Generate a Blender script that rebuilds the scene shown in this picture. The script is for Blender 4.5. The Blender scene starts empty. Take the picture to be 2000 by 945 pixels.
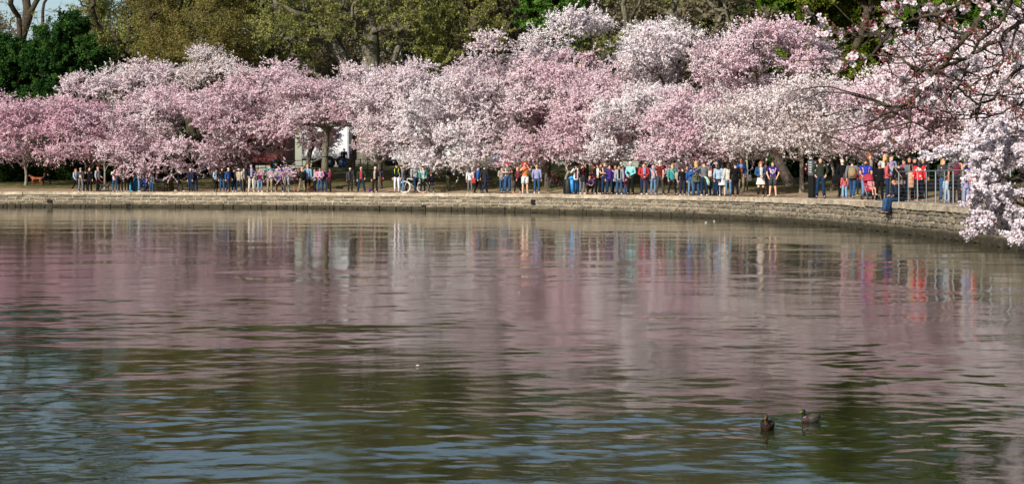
import bpy, math, random
import numpy as np
from mathutils import Vector, Matrix

random.seed(5)
rng = np.random.default_rng(11)
S = bpy.context.scene
COL = S.collection

# ------------------------------------------------------------ camera
F, CX, HY, CZ = 3000.0, 1000.0, 355.0, 1.83      # photograph's focal length (px), centre, horizon row, eye height over water
cam_d = bpy.data.cameras.new('camera')
cam_d.sensor_width = 36.0
cam_d.lens = 36.0 * F / 2000.0
cam_d.shift_y = -(472.5 - HY) / 2000.0
cam_d.clip_start = 0.1
cam_d.clip_end = 6000
cam = bpy.data.objects.new('camera', cam_d)
cam.location = (0, 0, CZ)
cam.rotation_euler = (math.radians(90), 0, 0)
COL.objects.link(cam)
S.camera = cam

# ------------------------------------------------------------ sky and sun
SUN = Vector((-0.50, -0.74, 0.50)).normalized()
el = math.asin(SUN.z)
az = math.atan2(SUN.x, SUN.y)
w = bpy.data.worlds.new('World')
S.world = w
w.use_nodes = True
nt = w.node_tree
bg = nt.nodes['Background']
sk = nt.nodes.new('ShaderNodeTexSky')
sk.sky_type = 'NISHITA'
sk.sun_disc = False
sk.sun_elevation = el
sk.sun_rotation = az
sk.air_density = 1.0
sk.dust_density = 1.2
nt.links.new(sk.outputs[0], bg.inputs[0])
bg.inputs[1].default_value = 0.10
ld = bpy.data.lights.new('sun', 'SUN')
ld.energy = 5.0
ld.angle = math.radians(0.5)
ld.color = (1.0, 0.95, 0.87)
lo = bpy.data.objects.new('sun', ld)
lo.rotation_euler = (-SUN).to_track_quat('-Z', 'Y').to_euler()
COL.objects.link(lo)
S.view_settings.view_transform = 'Standard'
S.view_settings.look = 'None'
S.view_settings.exposure = 0.35
S.view_settings.gamma = 1.0
S.cycles.max_bounces = 8
S.cycles.transparent_max_bounces = 4
S.cycles.caustics_reflective = False
S.cycles.caustics_refractive = False
S.cycles.sample_clamp_indirect = 6.0

# ------------------------------------------------------------ colour and materials
def srgb(h):
    if isinstance(h, str):
        h = h.lstrip('#')
        c = [int(h[i:i + 2], 16) / 255 for i in (0, 2, 4)]
    else:
        c = h
    return tuple((x / 12.92 if x <= .04045 else ((x + .055) / 1.055) ** 2.4) for x in c) + (1,)

class NT:
    def __init__(s, name):
        s.m = bpy.data.materials.new(name)
        s.m.use_nodes = True
        s.t = s.m.node_tree
        s.t.nodes.clear()
        s.out = s.n('ShaderNodeOutputMaterial')
    def n(s, typ, **kw):
        nd = s.t.nodes.new(typ)
        for k, v in kw.items():
            if k.startswith('i_'):
                nd.inputs[int(k[2:]) if k[2:].isdigit() else k[2:]].default_value = v
            else:
                setattr(nd, k, v)
        return nd
    def l(s, a, b, ia=0, ib=0):
        s.t.links.new(a.outputs[ia], b.inputs[ib])
    def coord(s, kind='Object', scale=(1, 1, 1)):
        tc = s.n('ShaderNodeTexCoord')
        mp = s.n('ShaderNodeMapping')
        mp.inputs['Scale'].default_value = scale
        s.l(tc, mp, kind, 0)
        return mp
    def noise(s, co, scale, detail=4, rough=.55):
        nz = s.n('ShaderNodeTexNoise')
        nz.inputs['Scale'].default_value = scale
        nz.inputs['Detail'].default_value = detail
        nz.inputs['Roughness'].default_value = rough
        s.l(co, nz, 0, 'Vector')
        return nz
    def ramp(s, src, stops, so=0):
        r = s.n('ShaderNodeValToRGB')
        e = r.color_ramp.elements
        while len(e) < len(stops):
            e.new(.5)
        for i, (p, c) in enumerate(stops):
            e[i].position = p
            e[i].color = c
        s.l(src, r, so, 0)
        return r
    def mix(s, a, b, fac, blend='MIX', fo=0, ao=0, bo=0):
        mx = s.n('ShaderNodeMix', data_type='RGBA', blend_type=blend)
        if isinstance(fac, (int, float)):
            mx.inputs[0].default_value = fac
        else:
            s.t.links.new(fac.outputs[fo], mx.inputs[0])
        for q, idx, o in ((a, 6, ao), (b, 7, bo)):
            if isinstance(q, tuple):
                mx.inputs[idx].default_value = q
            else:
                s.t.links.new(q.outputs[o], mx.inputs[idx])
        return mx
    def bsdf(s, col=None, rough=.8, spec=.3, co=0, **kw):
        b = s.n('ShaderNodeBsdfPrincipled')
        b.inputs['Roughness'].default_value = rough
        b.inputs['Specular IOR Level'].default_value = spec
        for k, v in kw.items():
            b.inputs[k].default_value = v
        if isinstance(col, tuple):
            b.inputs['Base Color'].default_value = col
        elif col is not None:
            s.t.links.new(col.outputs[co], b.inputs['Base Color'])
        s.l(b, s.out)
        return b
    def bump(s, src, b, dist=.02, strength=1.0, so=0):
        bp = s.n('ShaderNodeBump')
        bp.inputs['Strength'].default_value = strength
        bp.inputs['Distance'].default_value = dist
        s.t.links.new(src.outputs[so], bp.inputs['Height'])
        s.t.links.new(bp.outputs[0], b.inputs['Normal'])
        return bp

MC = {}
def cloth(h, name=None, rough=.9):
    """woven cloth of one colour with a little uneven wear"""
    key = ('cloth', h, rough)
    if key in MC: return MC[key]
    c = srgb(h); lu = .3 * c[0] + .6 * c[1] + .1 * c[2]
    c = tuple((x * .80 + lu * .20) * .70 for x in c[:3]) + (1,)
    m = NT(name or 'cloth_' + h.strip('#'))
    co = m.coord('Object')
    nz = m.noise(co, 9, 3)
    r = m.ramp(nz, [(.3, tuple(x * .8 for x in c[:3]) + (1,)), (.7, tuple(min(1, x * 1.12) for x in c[:3]) + (1,))])
    b = m.bsdf(r, rough, .15)
    m.bump(nz, b, .03, .6)
    MC[key] = m.m
    return m.m
def denim(h):
    key = ('denim', h)
    if key in MC: return MC[key]
    c = tuple(x * .7 for x in srgb(h)[:3]) + (1,)
    m = NT('denim')
    co = m.coord('Object')
    nz = m.noise(co, 6, 4, .6)
    r = m.ramp(nz, [(.35, tuple(x * .65 for x in c[:3]) + (1,)), (.7, tuple(min(1, x * 1.35) for x in c[:3]) + (1,))])
    b = m.bsdf(r, .9, .1)
    m.bump(nz, b, .03, .6)
    MC[key] = m.m
    return m.m
def pattern(base, spots, scale=14, thr=.56, name='printed_cloth'):
    key = ('pat', base, spots, scale)
    if key in MC: return MC[key]
    m = NT(name)
    co = m.coord('Object')
    nz = m.n('ShaderNodeTexVoronoi')
    nz.inputs['Scale'].default_value = scale
    m.l(co, nz, 0, 'Vector')
    r = m.ramp(nz, [(0, srgb(spots)), (thr * .5, srgb(spots)), (thr * .6, srgb(base)), (1, srgb(base))])
    m.bsdf(r, .85, .15)
    MC[key] = m.m
    return m.m
def plain(h, rough=.5, metal=0.0, name=None, spec=.4):
    key = ('plain', h, rough, metal)
    if key in MC: return MC[key]
    c = srgb(h)
    m = NT(name or 'paint_' + h.strip('#'))
    co = m.coord('Object')
    nz = m.noise(co, 5, 3)
    r = m.ramp(nz, [(.3, tuple(x * .82 for x in c[:3]) + (1,)), (.75, c)])
    m.bsdf(r, rough, spec, Metallic=metal)
    MC[key] = m.m
    return m.m
def skin_mat(h):
    key = ('skin', h)
    if key in MC: return MC[key]
    m = NT('skin')
    co = m.coord('Object')
    nz = m.noise(co, 12, 2)
    c = srgb(h)
    r = m.ramp(nz, [(.3, (c[0] * .88, c[1] * .8, c[2] * .78, 1)), (.7, c)])
    m.bsdf(r, .55, .35)
    MC[key] = m.m
    return m.m
def hair_mat(h):
    key = ('hair', h)
    if key in MC: return MC[key]
    m = NT('hair')
    co = m.coord('Object', (30, 30, 4))
    nz = m.noise(co, 1, 3)
    c = srgb(h)
    r = m.ramp(nz, [(.3, tuple(x * .6 for x in c[:3]) + (1,)), (.7, tuple(min(1, x * 1.25) for x in c[:3]) + (1,))])
    m.bsdf(r, .6, .4)
    MC[key] = m.m
    return m.m

def bark(name, dark, light, scale=3):
    m = NT(name)
    co = m.coord('Object', (1, 1, .35))
    nz = m.noise(co, scale * 3, 6, .65)
    n2 = m.noise(co, scale * .5, 3)
    r = m.ramp(nz, [(.35, dark), (.7, light)])
    r2 = m.ramp(n2, [(.45, (1, 1, 1, 1)), (.75, (.75, .85, .6, 1))])
    mx = m.mix(r, r2, .7, 'MULTIPLY')
    b = m.bsdf(mx, .95, .1, co=2)
    m.bump(nz, b, .06, .9)
    return m.m

def petal_mat(name, deep, mid, pale, nscale=.35, transl=.35, budtone=(.20, .09, .07, 1), bud=.10):
    """petals: colour drifts through the crown and differs from cluster to cluster"""
    m = NT(name)
    co = m.coord('Object')
    nz = m.noise(co, nscale, 3, .6)
    r = m.ramp(nz, [(.34, deep), (.5, mid), (.66, pale)])
    geo = m.n('ShaderNodeNewGeometry')
    rr = m.ramp(geo, [(0, (.66, .58, .6, 1)), (.5, (.93, .9, .92, 1)), (1, (1.0, 1.0, 1.0, 1))], 'Random Per Island')
    mx = m.mix(r, rr, 1.0, 'MULTIPLY')
    th = m.ramp(geo, [(0, (1, 1, 1, 1)), (bud, (1, 1, 1, 1)), (bud + .001, (0, 0, 0, 1))], 'Random Per Island')
    mx2 = m.mix(mx, budtone, th, 'MIX', ao=2)
    d = m.n('ShaderNodeBsdfDiffuse')
    t = m.n('ShaderNodeBsdfTranslucent')
    m.l(mx2, d, 2, 0); m.l(mx2, t, 2, 0)
    ms = m.n('ShaderNodeMixShader')
    ms.inputs[0].default_value = transl
    m.l(d, ms, 0, 1); m.l(t, ms, 0, 2)
    m.l(ms, m.out)
    return m.m

def leaf_mat(name, a, b_, c, nscale=.25, transl=.3):
    m = NT(name)
    co = m.coord('Object')
    nz = m.noise(co, nscale, 3, .6)
    r = m.ramp(nz, [(.35, a), (.5, b_), (.68, c)])
    geo = m.n('ShaderNodeNewGeometry')
    rr = m.ramp(geo, [(0, (.45, .5, .4, 1)), (1, (1.15, 1.15, 1.1, 1))], 'Random Per Island')
    mx = m.mix(r, rr, 1.0, 'MULTIPLY')
    d = m.n('ShaderNodeBsdfDiffuse')
    t = m.n('ShaderNodeBsdfTranslucent')
    m.l(mx, d, 2, 0); m.l(mx, t, 2, 0)
    ms = m.n('ShaderNodeMixShader')
    ms.inputs[0].default_value = transl
    m.l(d, ms, 0, 1); m.l(t, ms, 0, 2)
    m.l(ms, m.out)
    return m.m

# ------------------------------------------------------------ mesh helpers
def mesh_np(name, V, faces, mats=(), midx=None, smooth=False):
    """faces: list of (n,k) int arrays"""
    me = bpy.data.meshes.new(name)
    V = np.asarray(V, dtype=np.float32)
    faces = [np.asarray(f, dtype=np.int32) for f in faces if len(f)]
    loops = np.concatenate([f.ravel() for f in faces])
    tot = np.concatenate([np.full(len(f), f.shape[1], np.int32) for f in faces])
    start = np.concatenate([[0], np.cumsum(tot)[:-1]]).astype(np.int32)
    me.vertices.add(len(V)); me.vertices.foreach_set('co', V.ravel())
    me.loops.add(len(loops)); me.loops.foreach_set('vertex_index', loops)
    me.polygons.add(len(tot))
    me.polygons.foreach_set('loop_start', start)
    try:
        me.polygons.foreach_set('loop_total', tot)
    except Exception:
        pass
    if midx is not None:
        me.polygons.foreach_set('material_index', np.asarray(midx, np.int32))
    me.polygons.foreach_set('use_smooth', np.full(len(tot), bool(smooth)))
    for m in mats:
        me.materials.append(m)
    me.update(calc_edges=True)
    return me

def add(name, me, parent=None, loc=None, rot=None, scale=None):
    o = bpy.data.objects.new(name, me)
    COL.objects.link(o)
    if parent is not None: o.parent = parent
    if loc is not None: o.location = loc
    if rot is not None: o.rotation_euler = rot
    if scale is not None: o.scale = scale
    return o

def tag(o, label=None, cat=None, group=None, kind=None):
    if label: o['label'] = label
    if cat: o['category'] = cat
    if group: o['group'] = group
    if kind: o['kind'] = kind
    return o

def thing(name, label, cat, loc=(0, 0, 0), rz=0, group=None, scale=1.0):
    o = bpy.data.objects.new(name, None)
    o.empty_display_size = .2
    COL.objects.link(o)
    o.location = loc
    o.rotation_euler = (0, 0, rz)
    o.scale = (scale,) * 3 if isinstance(scale, (int, float)) else scale
    return tag(o, label, cat, group)

def slots(o, mats):
    for i, m in enumerate(mats):
        if i < len(o.material_slots):
            o.material_slots[i].link = 'OBJECT'
            o.material_slots[i].material = m

class G:
    """collects shapes, becomes ONE mesh"""
    def __init__(s):
        s.V = []; s.F = []; s.M = []; s.nv = 0
    def raw(s, V, Fc, m=0):
        V = np.asarray(V, float)
        s.V.append(V)
        for f in Fc:
            s.F.append(tuple(int(i) + s.nv for i in f)); s.M.append(m)
        s.nv += len(V)
        return s
    def box(s, c, d, m=0, rz=0, bev=0.0):
        x, y, z = [q / 2 for q in d]
        if bev <= 0:
            V = np.array([(a * x, b * y, e * z) for e in (-1, 1) for b in (-1, 1) for a in (-1, 1)])
            Fc = [(0, 2, 3, 1), (4, 5, 7, 6), (0, 1, 5, 4), (2, 6, 7, 3), (0, 4, 6, 2), (1, 3, 7, 5)]
        else:
            V = []; q = bev
            prof = [(-z, q), (-z + q, 0), (z - q, 0), (z, q)]
            for zz, i in prof:
                X, Y = x - i, y - i
                V += [(-X, -Y + q, zz), (-X + q, -Y, zz), (X - q, -Y, zz), (X, -Y + q, zz), (X, Y - q, zz), (X - q, Y, zz), (-X + q, Y, zz), (-X, Y - q, zz)]
            V = np.array(V); Fc = [tuple(reversed(range(8))), tuple(range(24, 32))]
            for k in range(3):
                for j in range(8):
                    a = k * 8 + j; b = k * 8 + (j + 1) % 8
                    Fc.append((a, b, b + 8, a + 8))
        if rz:
            cs, sn = math.cos(rz), math.sin(rz)
            V = np.stack([V[:, 0] * cs - V[:, 1] * sn, V[:, 0] * sn + V[:, 1] * cs, V[:, 2]], 1)
        return s.raw(V + np.array(c), Fc, m)
    def tube(s, pts, rad, n=6, m=0, cap=True):
        V, Fc = tube(pts, rad, n, cap)
        return s.raw(V, Fc, m)
    def loft(s, pts, rads, n=12, m=0, xa=(1, 0, 0), cap=True, mfun=None, sup=1.0):
        """elliptical rings perpendicular to the path, long axis xa"""
        pts = np.asarray(pts, float); k = len(pts)
        d = np.gradient(pts, axis=0)
        V = []
        for i in range(k):
            t = d[i] / (np.linalg.norm(d[i]) + 1e-9)
            x = np.array(xa, float); x -= t * x.dot(t); x /= np.linalg.norm(x) + 1e-9
            y = np.cross(t, x)
            rx, ry = rads[i][:2]
            for j in range(n):
                a = 2 * math.pi * j / n
                ca, sa = math.cos(a), math.sin(a)
                if sup != 1.0:
                    ca = math.copysign(abs(ca) ** sup, ca); sa = math.copysign(abs(sa) ** sup, sa)
                V.append(pts[i] + x * rx * ca + y * ry * sa)
        Fc = []; ms = []
        base = s.nv
        s.V.append(np.array(V))
        for i in range(k - 1):
            for j in range(n):
                a = i * n + j; b = i * n + (j + 1) % n
                s.F.append((base + a, base + b, base + b + n, base + a + n))
                s.M.append(mfun(i, j, n) if mfun else m)
        if cap:
            s.F.append(tuple(base + j for j in reversed(range(n)))); s.M.append(m)
            s.F.append(tuple(base + (k - 1) * n + j for j in range(n))); s.M.append(m)
        s.nv += len(V)
        return s
    def ball(s, c, r, n=10, k=7, m=0, rot=None):
        c = np.array(c, float); r = np.array(r if hasattr(r, '__len__') else (r, r, r), float)
        V = []
        for i in range(1, k):
            ph = math.pi * i / k
            for j in range(n):
                a = 2 * math.pi * j / n
                V.append((math.sin(ph) * math.cos(a), math.sin(ph) * math.sin(a), math.cos(ph)))
        V.append((0, 0, 1)); V.append((0, 0, -1))
        V = np.array(V) * r
        if rot is not None:
            V = V @ np.array(rot.to_matrix()).T
        Fc = []
        for i in range(k - 2):
            for j in range(n):
                a = i * n + j; b = i * n + (j + 1) % n
                Fc.append((a, a + n, b + n, b))
        t, bt = (k - 1) * n, (k - 1) * n + 1
        for j in range(n):
            Fc.append((t, j, (j + 1) % n)); Fc.append((bt, (k - 2) * n + (j + 1) % n, (k - 2) * n + j))
        return s.raw(V + c, Fc, m)
    def ring(s, c, R, r, ax='y', n=24, k=5, m=0):
        pts = []
        for i in range(n + 1):
            a = 2 * math.pi * i / n
            u, v = R * math.cos(a), R * math.sin(a)
            pts.append({'y': (u, 0, v), 'x': (0, u, v), 'z': (u, v, 0)}[ax])
        return s.tube(np.array(pts) + np.array(c), [r] * (n + 1), k, m, cap=False)
    def mesh(s, name, mats=(), smooth=True):
        me = bpy.data.meshes.new(name)
        V = np.concatenate(s.V)
        me.from_pydata(V.tolist(), [], s.F)
        me.polygons.foreach_set('material_index', s.M)
        me.polygons.foreach_set('use_smooth', [bool(smooth)] * len(s.F))
        for m in mats: me.materials.append(m)
        me.update()
        return me
    def obj(s, name, mats, parent=None, smooth=True, loc=None, rot=None):
        if not isinstance(mats, (list, tuple)): mats = [mats]
        return add(name, s.mesh(name, mats, smooth), parent, loc, rot)

def tube(pts, rad, n=6, cap=True):
    pts = np.asarray(pts, float); k = len(pts)
    rad = np.broadcast_to(np.asarray(rad, float), (k,))
    d = np.gradient(pts, axis=0) if k > 1 else np.array([[0, 0, 1.]])
    d /= np.linalg.norm(d, axis=1, keepdims=True) + 1e-9
    up = np.where(np.abs(d[:, 2:3]) > .9, np.array([[1., 0, 0]]), np.array([[0, 0, 1.]]))
    x = np.cross(up, d); x /= np.linalg.norm(x, axis=1, keepdims=True) + 1e-9
    for i in range(1, k):                 # keep the frame from flipping
        xi = x[i - 1] - d[i] * x[i - 1].dot(d[i])
        nn = np.linalg.norm(xi)
        if nn > 1e-6: x[i] = xi / nn
    y = np.cross(d, x)
    a = 2 * np.pi * np.arange(n) / n
    V = pts[:, None] + rad[:, None, None] * (x[:, None] * np.cos(a)[None, :, None] + y[:, None] * np.sin(a)[None, :, None])
    V = V.reshape(-1, 3)
    i = np.arange(k - 1)[:, None] * n; j = np.arange(n)[None]; j2 = (j + 1) % n
    Fc = np.stack([i + j, i + j2, i + j2 + n, i + j + n], -1).reshape(-1, 4).tolist()
    if cap:
        Fc.append(list(reversed(range(n)))); Fc.append([(k - 1) * n + q for q in range(n)])
    return V, Fc

# ------------------------------------------------------------ the shoreline, seen as a curve bending towards the camera
ctl = [(0, 112), (170, 111.5), (340, 110), (620, 105), (875, 97.5), (1025, 92.5), (1270, 83), (1440, 74.5), (1600, 65), (1700, 58.5), (1800, 52), (1900, 46.5), (2000, 41)]
shore = [(-900, 60), (-400, 95), (-200, 108), (-110, 112.5), (-65, 113)] + [((p - CX) * y / F, y) for p, y in ctl] + [(12.3, 30), (9.6, 18), (7.2, 9), (5.6, 1), (4.2, -8), (1, -22), (-10, -45)]
def catmull(P, step):
    P = np.array(P, float); out = []
    for i in range(len(P) - 1):
        p0 = P[max(i - 1, 0)]; p1 = P[i]; p2 = P[i + 1]; p3 = P[min(i + 2, len(P) - 1)]
        L = np.linalg.norm(p2 - p1); n = max(2, int(L / step))
        # centripetal-ish tangents scaled by chord
        l0 = np.linalg.norm(p1 - p0) + 1e-6; l2 = np.linalg.norm(p3 - p2) + 1e-6
        t1 = (p2 - p0) / (l0 + L) * L if i > 0 else p2 - p1
        t2 = (p3 - p1) / (L + l2) * L if i < len(P) - 2 else p2 - p1
        for k in range(n):
            t = k / n
            h = (2 * t**3 - 3 * t**2 + 1, t**3 - 2 * t**2 + t, -2 * t**3 + 3 * t**2, t**3 - t**2)
            out.append(h[0] * p1 + h[1] * t1 + h[2] * p2 + h[3] * t2)
    out.append(P[-1]); return np.array(out)
SH = catmull(shore, 1.0)
SL = np.concatenate([[0], np.cumsum(np.linalg.norm(np.diff(SH, axis=0), axis=1))])
tg = np.gradient(SH, axis=0); tg /= np.linalg.norm(tg, axis=1, keepdims=True)
for _ in range(6):
    tg[1:-1] = (tg[:-2] + tg[1:-1] + tg[2:]) / 3
tg /= np.linalg.norm(tg, axis=1, keepdims=True)
SN = np.stack([-tg[:, 1], tg[:, 0]], 1)          # inland normal (left of travel direction = away from the basin)
TOPZ = 1.10
def kfac(X):
    return float(np.interp(X, [-60, -30, -16, 6, 12, 18, 40], [.35, .4, 1, 1, .75, .6, .5]))
def gz(X, s):
    k = kfac(X)
    return float(np.interp(s, [0, 2.6, 5, 8, 22, 32, 60, 1500], [TOPZ, TOPZ, TOPZ + .2, TOPZ + .48, TOPZ + .48 + 1.5 * k, TOPZ + .6 + 1.55 * k, TOPZ + .8 + 1.6 * k, TOPZ + 4]))
vis = np.where((SH[:, 1] > 20) & (SH[:, 0] > -120))[0]
def on_shore(px, s):
    """ground point seen at column px, s metres inland of the wall's edge"""
    Q = SH[vis] + SN[vis] * s
    pp = CX + F * Q[:, 0] / Q[:, 1]
    o = np.argsort(pp)
    x = np.interp(px, pp[o], Q[o, 0]); y = np.interp(px, pp[o], Q[o, 1])
    return float(x), float(y), gz(x, s)
def arc(L):
    x = np.interp(L, SL, SH[:, 0]); y = np.interp(L, SL, SH[:, 1])
    nx = np.interp(L, SL, SN[:, 0]); ny = np.interp(L, SL, SN[:, 1])
    return np.array([x, y]), np.array([nx, ny])
def arc_at_px(px):
    pp = CX + F * SH[vis, 0] / SH[vis, 1]
    o = np.argsort(pp)
    return float(np.interp(px, pp[o], SL[vis][o]))

# ------------------------------------------------------------ ground
def build_ground():
    offs = [-.05, .9, 1.8, 2.6, 3.6, 5, 6.5, 8, 10, 12.5, 15, 18, 22, 27, 32, 45, 60, 100, 200, 500, 1400]
    idx = list(range(0, len(SH), 1))
    V = []; A = []
    for i in idx:
        for s in offs:
            p = SH[i] + SN[i] * s
            z = gz(p[0], s)
            if s > 3: z += .09 * math.sin(p[0] * .7 + s) * math.sin(p[1] * .31 + s * .8) * min(1, (s - 3) / 4)
            if 3 < s < 60: z += random.uniform(-.03, .03)
            if s < 0: z -= .04
            V.append((p[0], p[1], z - .004)); A.append(s)
    n = len(offs)
    Q = []
    for i in range(len(idx) - 1):
        for j in range(n - 1):
            a = i * n + j
            Q.append((a, a + n, a + n + 1, a + 1))
    m = NT('earth_and_grass')
    co = m.coord('Object')
    at = m.n('ShaderNodeAttribute', attribute_name='inland')
    n1 = m.noise(co, .45, 5, .6); n2 = m.noise(co, 9, 5, .7); n3 = m.noise(co, 2.2, 4)
    dirt = m.ramp(n2, [(.3, (.20, .14, .085, 1)), (.75, (.40, .30, .20, 1))])
    grass = m.ramp(n2, [(.3, (.035, .05, .012, 1)), (.75, (.11, .13, .035, 1))])
    leaf = m.ramp(n3, [(.4, (.085, .06, .032, 1)), (.65, (.16, .115, .062, 1))])
    gl = m.ramp(n3, [(.42, (0, 0, 0, 1)), (.6, (1, 1, 1, 1))])
    g2 = m.mix(grass, leaf, gl, ao=0, bo=0)
    mth = m.n('ShaderNodeMath', operation='MULTIPLY_ADD'); mth.inputs[1].default_value = 6.0
    m.l(n1, mth, 0, 0)
    t = m.t.links.new(at.outputs['Fac'], mth.inputs[2])
    mr = m.n('ShaderNodeMapRange'); mr.inputs['From Min'].default_value = 7.0; mr.inputs['From Max'].default_value = 9.4
    m.l(mth, mr)
    mx = m.mix(dirt, g2, mr, bo=2)
    b = m.bsdf(mx, .97, .05, co=2)
    m.bump(n2, b, .06, .8)
    me = mesh_np('ground', V, [np.array(Q)], [m.m], smooth=True)
    at_ = me.attributes.new('inland', 'FLOAT', 'POINT')
    at_.data.foreach_set('value', np.array(A, np.float32))
    tag(add('ground', me), kind='structure')
build_ground()

# ------------------------------------------------------------ water
def wave_h(X, Y):
    h = np.zeros_like(X)
    r = np.random.default_rng(3)
    for lam, amp, spread, nn in ((5.5, .0048, .5, 7), (2.4, .0027, .42, 9), (1.2, .0018, .48, 12), (.62, .0010, .55, 16), (.34, .00056, .62, 18), (.19, .00028, .75, 22)):
        for _ in range(nn):
            l = lam * r.uniform(.7, 1.35); a = math.pi / 2 + r.normal() * spread
            k = 2 * math.pi / l; ph = r.uniform(0, 6.28)
            h += amp * r.uniform(.5, 1) / math.sqrt(nn) * 1.8 * np.sin(k * (X * math.cos(a) + Y * math.sin(a)) + ph)
    # patches of livelier and calmer water
    u = X * .9 + 1.7 * np.sin(Y * .23 + .4) + .8 * np.sin(X * .7 + Y * .31); v = Y * .42 + 1.4 * np.sin(X * .37 + 1.1) + .7 * np.sin(Y * .9 - X * .5)
    env = np.clip(.78 + .42 * np.sin(u * .8) * np.sin(v) + .26 * np.sin(u * 1.9 + v * 1.3), .28, 1.35)
    # rings spreading from the two ducks
    h = h * env
    for dx, dy in DUCKS:
        R = np.hypot(X - dx, Y - dy)
        h += .00045 * np.exp(-R / .55) * np.sin(2 * math.pi * R / .12)
    return h
DUCKS = [((1499 - CX) * 11.40 / F, 11.40), ((1583 - CX) * 11.73 / F, 11.73)]
def build_water():
    m = NT('basin_water')
    co = m.coord('Object')
    cs = m.coord('Object', (1, 1.5, 1))
    a = m.noise(cs, 13.0, 3, .65); b_ = m.noise(cs, 1.7, 3, .55)
    ma = m.n('ShaderNodeMath', operation='MULTIPLY'); ma.inputs[1].default_value = .3
    m.l(a, ma)
    ad = m.n('ShaderNodeMath', operation='ADD'); m.l(ma, ad, 0, 0); m.l(b_, ad, 0, 1)
    mur = m.noise(co, .15, 3)
    col = m.ramp(mur, [(.3, (.014, .017, .007, 1)), (.7, (.026, .028, .011, 1))])
    bs = m.bsdf(col, .025, .5, IOR=1.333)
    m.bump(ad, bs, .0023, 1.0)
    # fine sheet in front of the camera (real waves), coarse sheet out to the horizon
    rows = [4.0]
    while rows[-1] < 118:
        y = rows[-1]; rows.append(y + max(.02, y * y / (F * CZ) * 1.3))
    rows = np.array(rows); cols = np.linspace(-.52, .52, 620)
    X = rows[:, None] * cols[None]; Y = np.repeat(rows[:, None], len(cols), 1)
    Z = wave_h(X, Y) * np.clip((118 - Y) / 20, 0, 1) * np.clip((Y - 4) / 1.5, 0, 1) * np.clip((.52 - np.abs(cols[None])) / .04, 0, 1)
    V = np.stack([X, Y, Z], -1).reshape(-1, 3)
    nr, nc = X.shape
    i = np.arange(nr - 1)[:, None] * nc; j = np.arange(nc - 1)[None]
    Q = np.stack([i + j, i + j + 1, i + j + 1 + nc, i + j + nc], -1).reshape(-1, 4)
    # outer apron, joined edge to edge
    E = 1500.
    ap = [(rows[0] * cols[0], rows[0], 0), (rows[0] * cols[-1], rows[0], 0), (rows[-1] * cols[-1], rows[-1], 0), (rows[-1] * cols[0], rows[-1], 0), (-E, -300, 0), (E, -300, 0), (E, 125, 0), (-E, 125, 0)]
    b0 = len(V); V = np.concatenate([V, np.array(ap)])
    A4 = np.array([(0, 4, 5, 1), (1, 5, 6, 2), (2, 6, 7, 3), (3, 7, 4, 0)]) + b0
    me = mesh_np('water', V, [Q, A4], [m.m], smooth=True)
    tag(add('water', me), kind='structure')
build_water()

# ------------------------------------------------------------ sea wall: coping slabs, coursed stones, rough footing
def stone_mat(name, cols, obj_random=True, wet=True, sc=5.0):
    m = NT(name)
    co = m.coord('Object')
    geo = m.n('ShaderNodeNewGeometry')
    ctx = m.n('ShaderNodeMapping'); m.l(geo, ctx, 'Position', 0)
    nz = m.noise(ctx, sc, 6, .65)
    if obj_random:
        oi = m.n('ShaderNodeObjectInfo'); src, so = oi, 'Random'
    else:
        src, so = geo, 'Random Per Island'
    r = m.ramp(src, [(i / (len(cols) - 1), c) for i, c in enumerate(cols)], so)
    v = m.ramp(nz, [(.3, (.55, .53, .5, 1)), (.7, (1.2, 1.2, 1.2, 1))])
    mx = m.mix(r, v, 1.0, 'MULTIPLY')
    # tide line: wet, algae-dark stone close to the water
    sp = m.n('ShaderNodeSeparateXYZ'); m.l(geo, sp, 'Position', 0)
    n2 = m.noise(ctx, 2.0, 3)
    ad = m.n('ShaderNodeMath', operation='MULTIPLY_ADD'); ad.inputs[1].default_value = -.22
    m.l(n2, ad, 0, 0); m.l(sp, ad, 'Z', 2)
    mr = m.ramp(ad, [(.06, (1, 1, 1, 1)), (.28, (0, 0, 0, 1))])
    mw = m.mix(mx, (.040, .034, .022, 1), mr, ao=2)
    b = m.bsdf(mw, .9, .15, co=2)
    m.bump(nz, b, .03, .8)
    return m.m
ST = [(.11, .095, .078, 1), (.18, .155, .12, 1), (.13, .118, .102, 1), (.24, .205, .155, 1), (.155, .135, .11, 1), (.28, .24, .175, 1)]
stoneM = stone_mat('weathered_stone', ST)
stoneJ = stone_mat('weathered_stone_small', ST, False)
copM = stone_mat('coping_stone', [(.40, .33, .24, 1), (.48, .40, .30, 1), (.34, .285, .21, 1)], sc=3)
mortM = stone_mat('old_mortar', [(.36, .295, .20, 1), (.40, .33, .225, 1)], sc=7)

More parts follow.
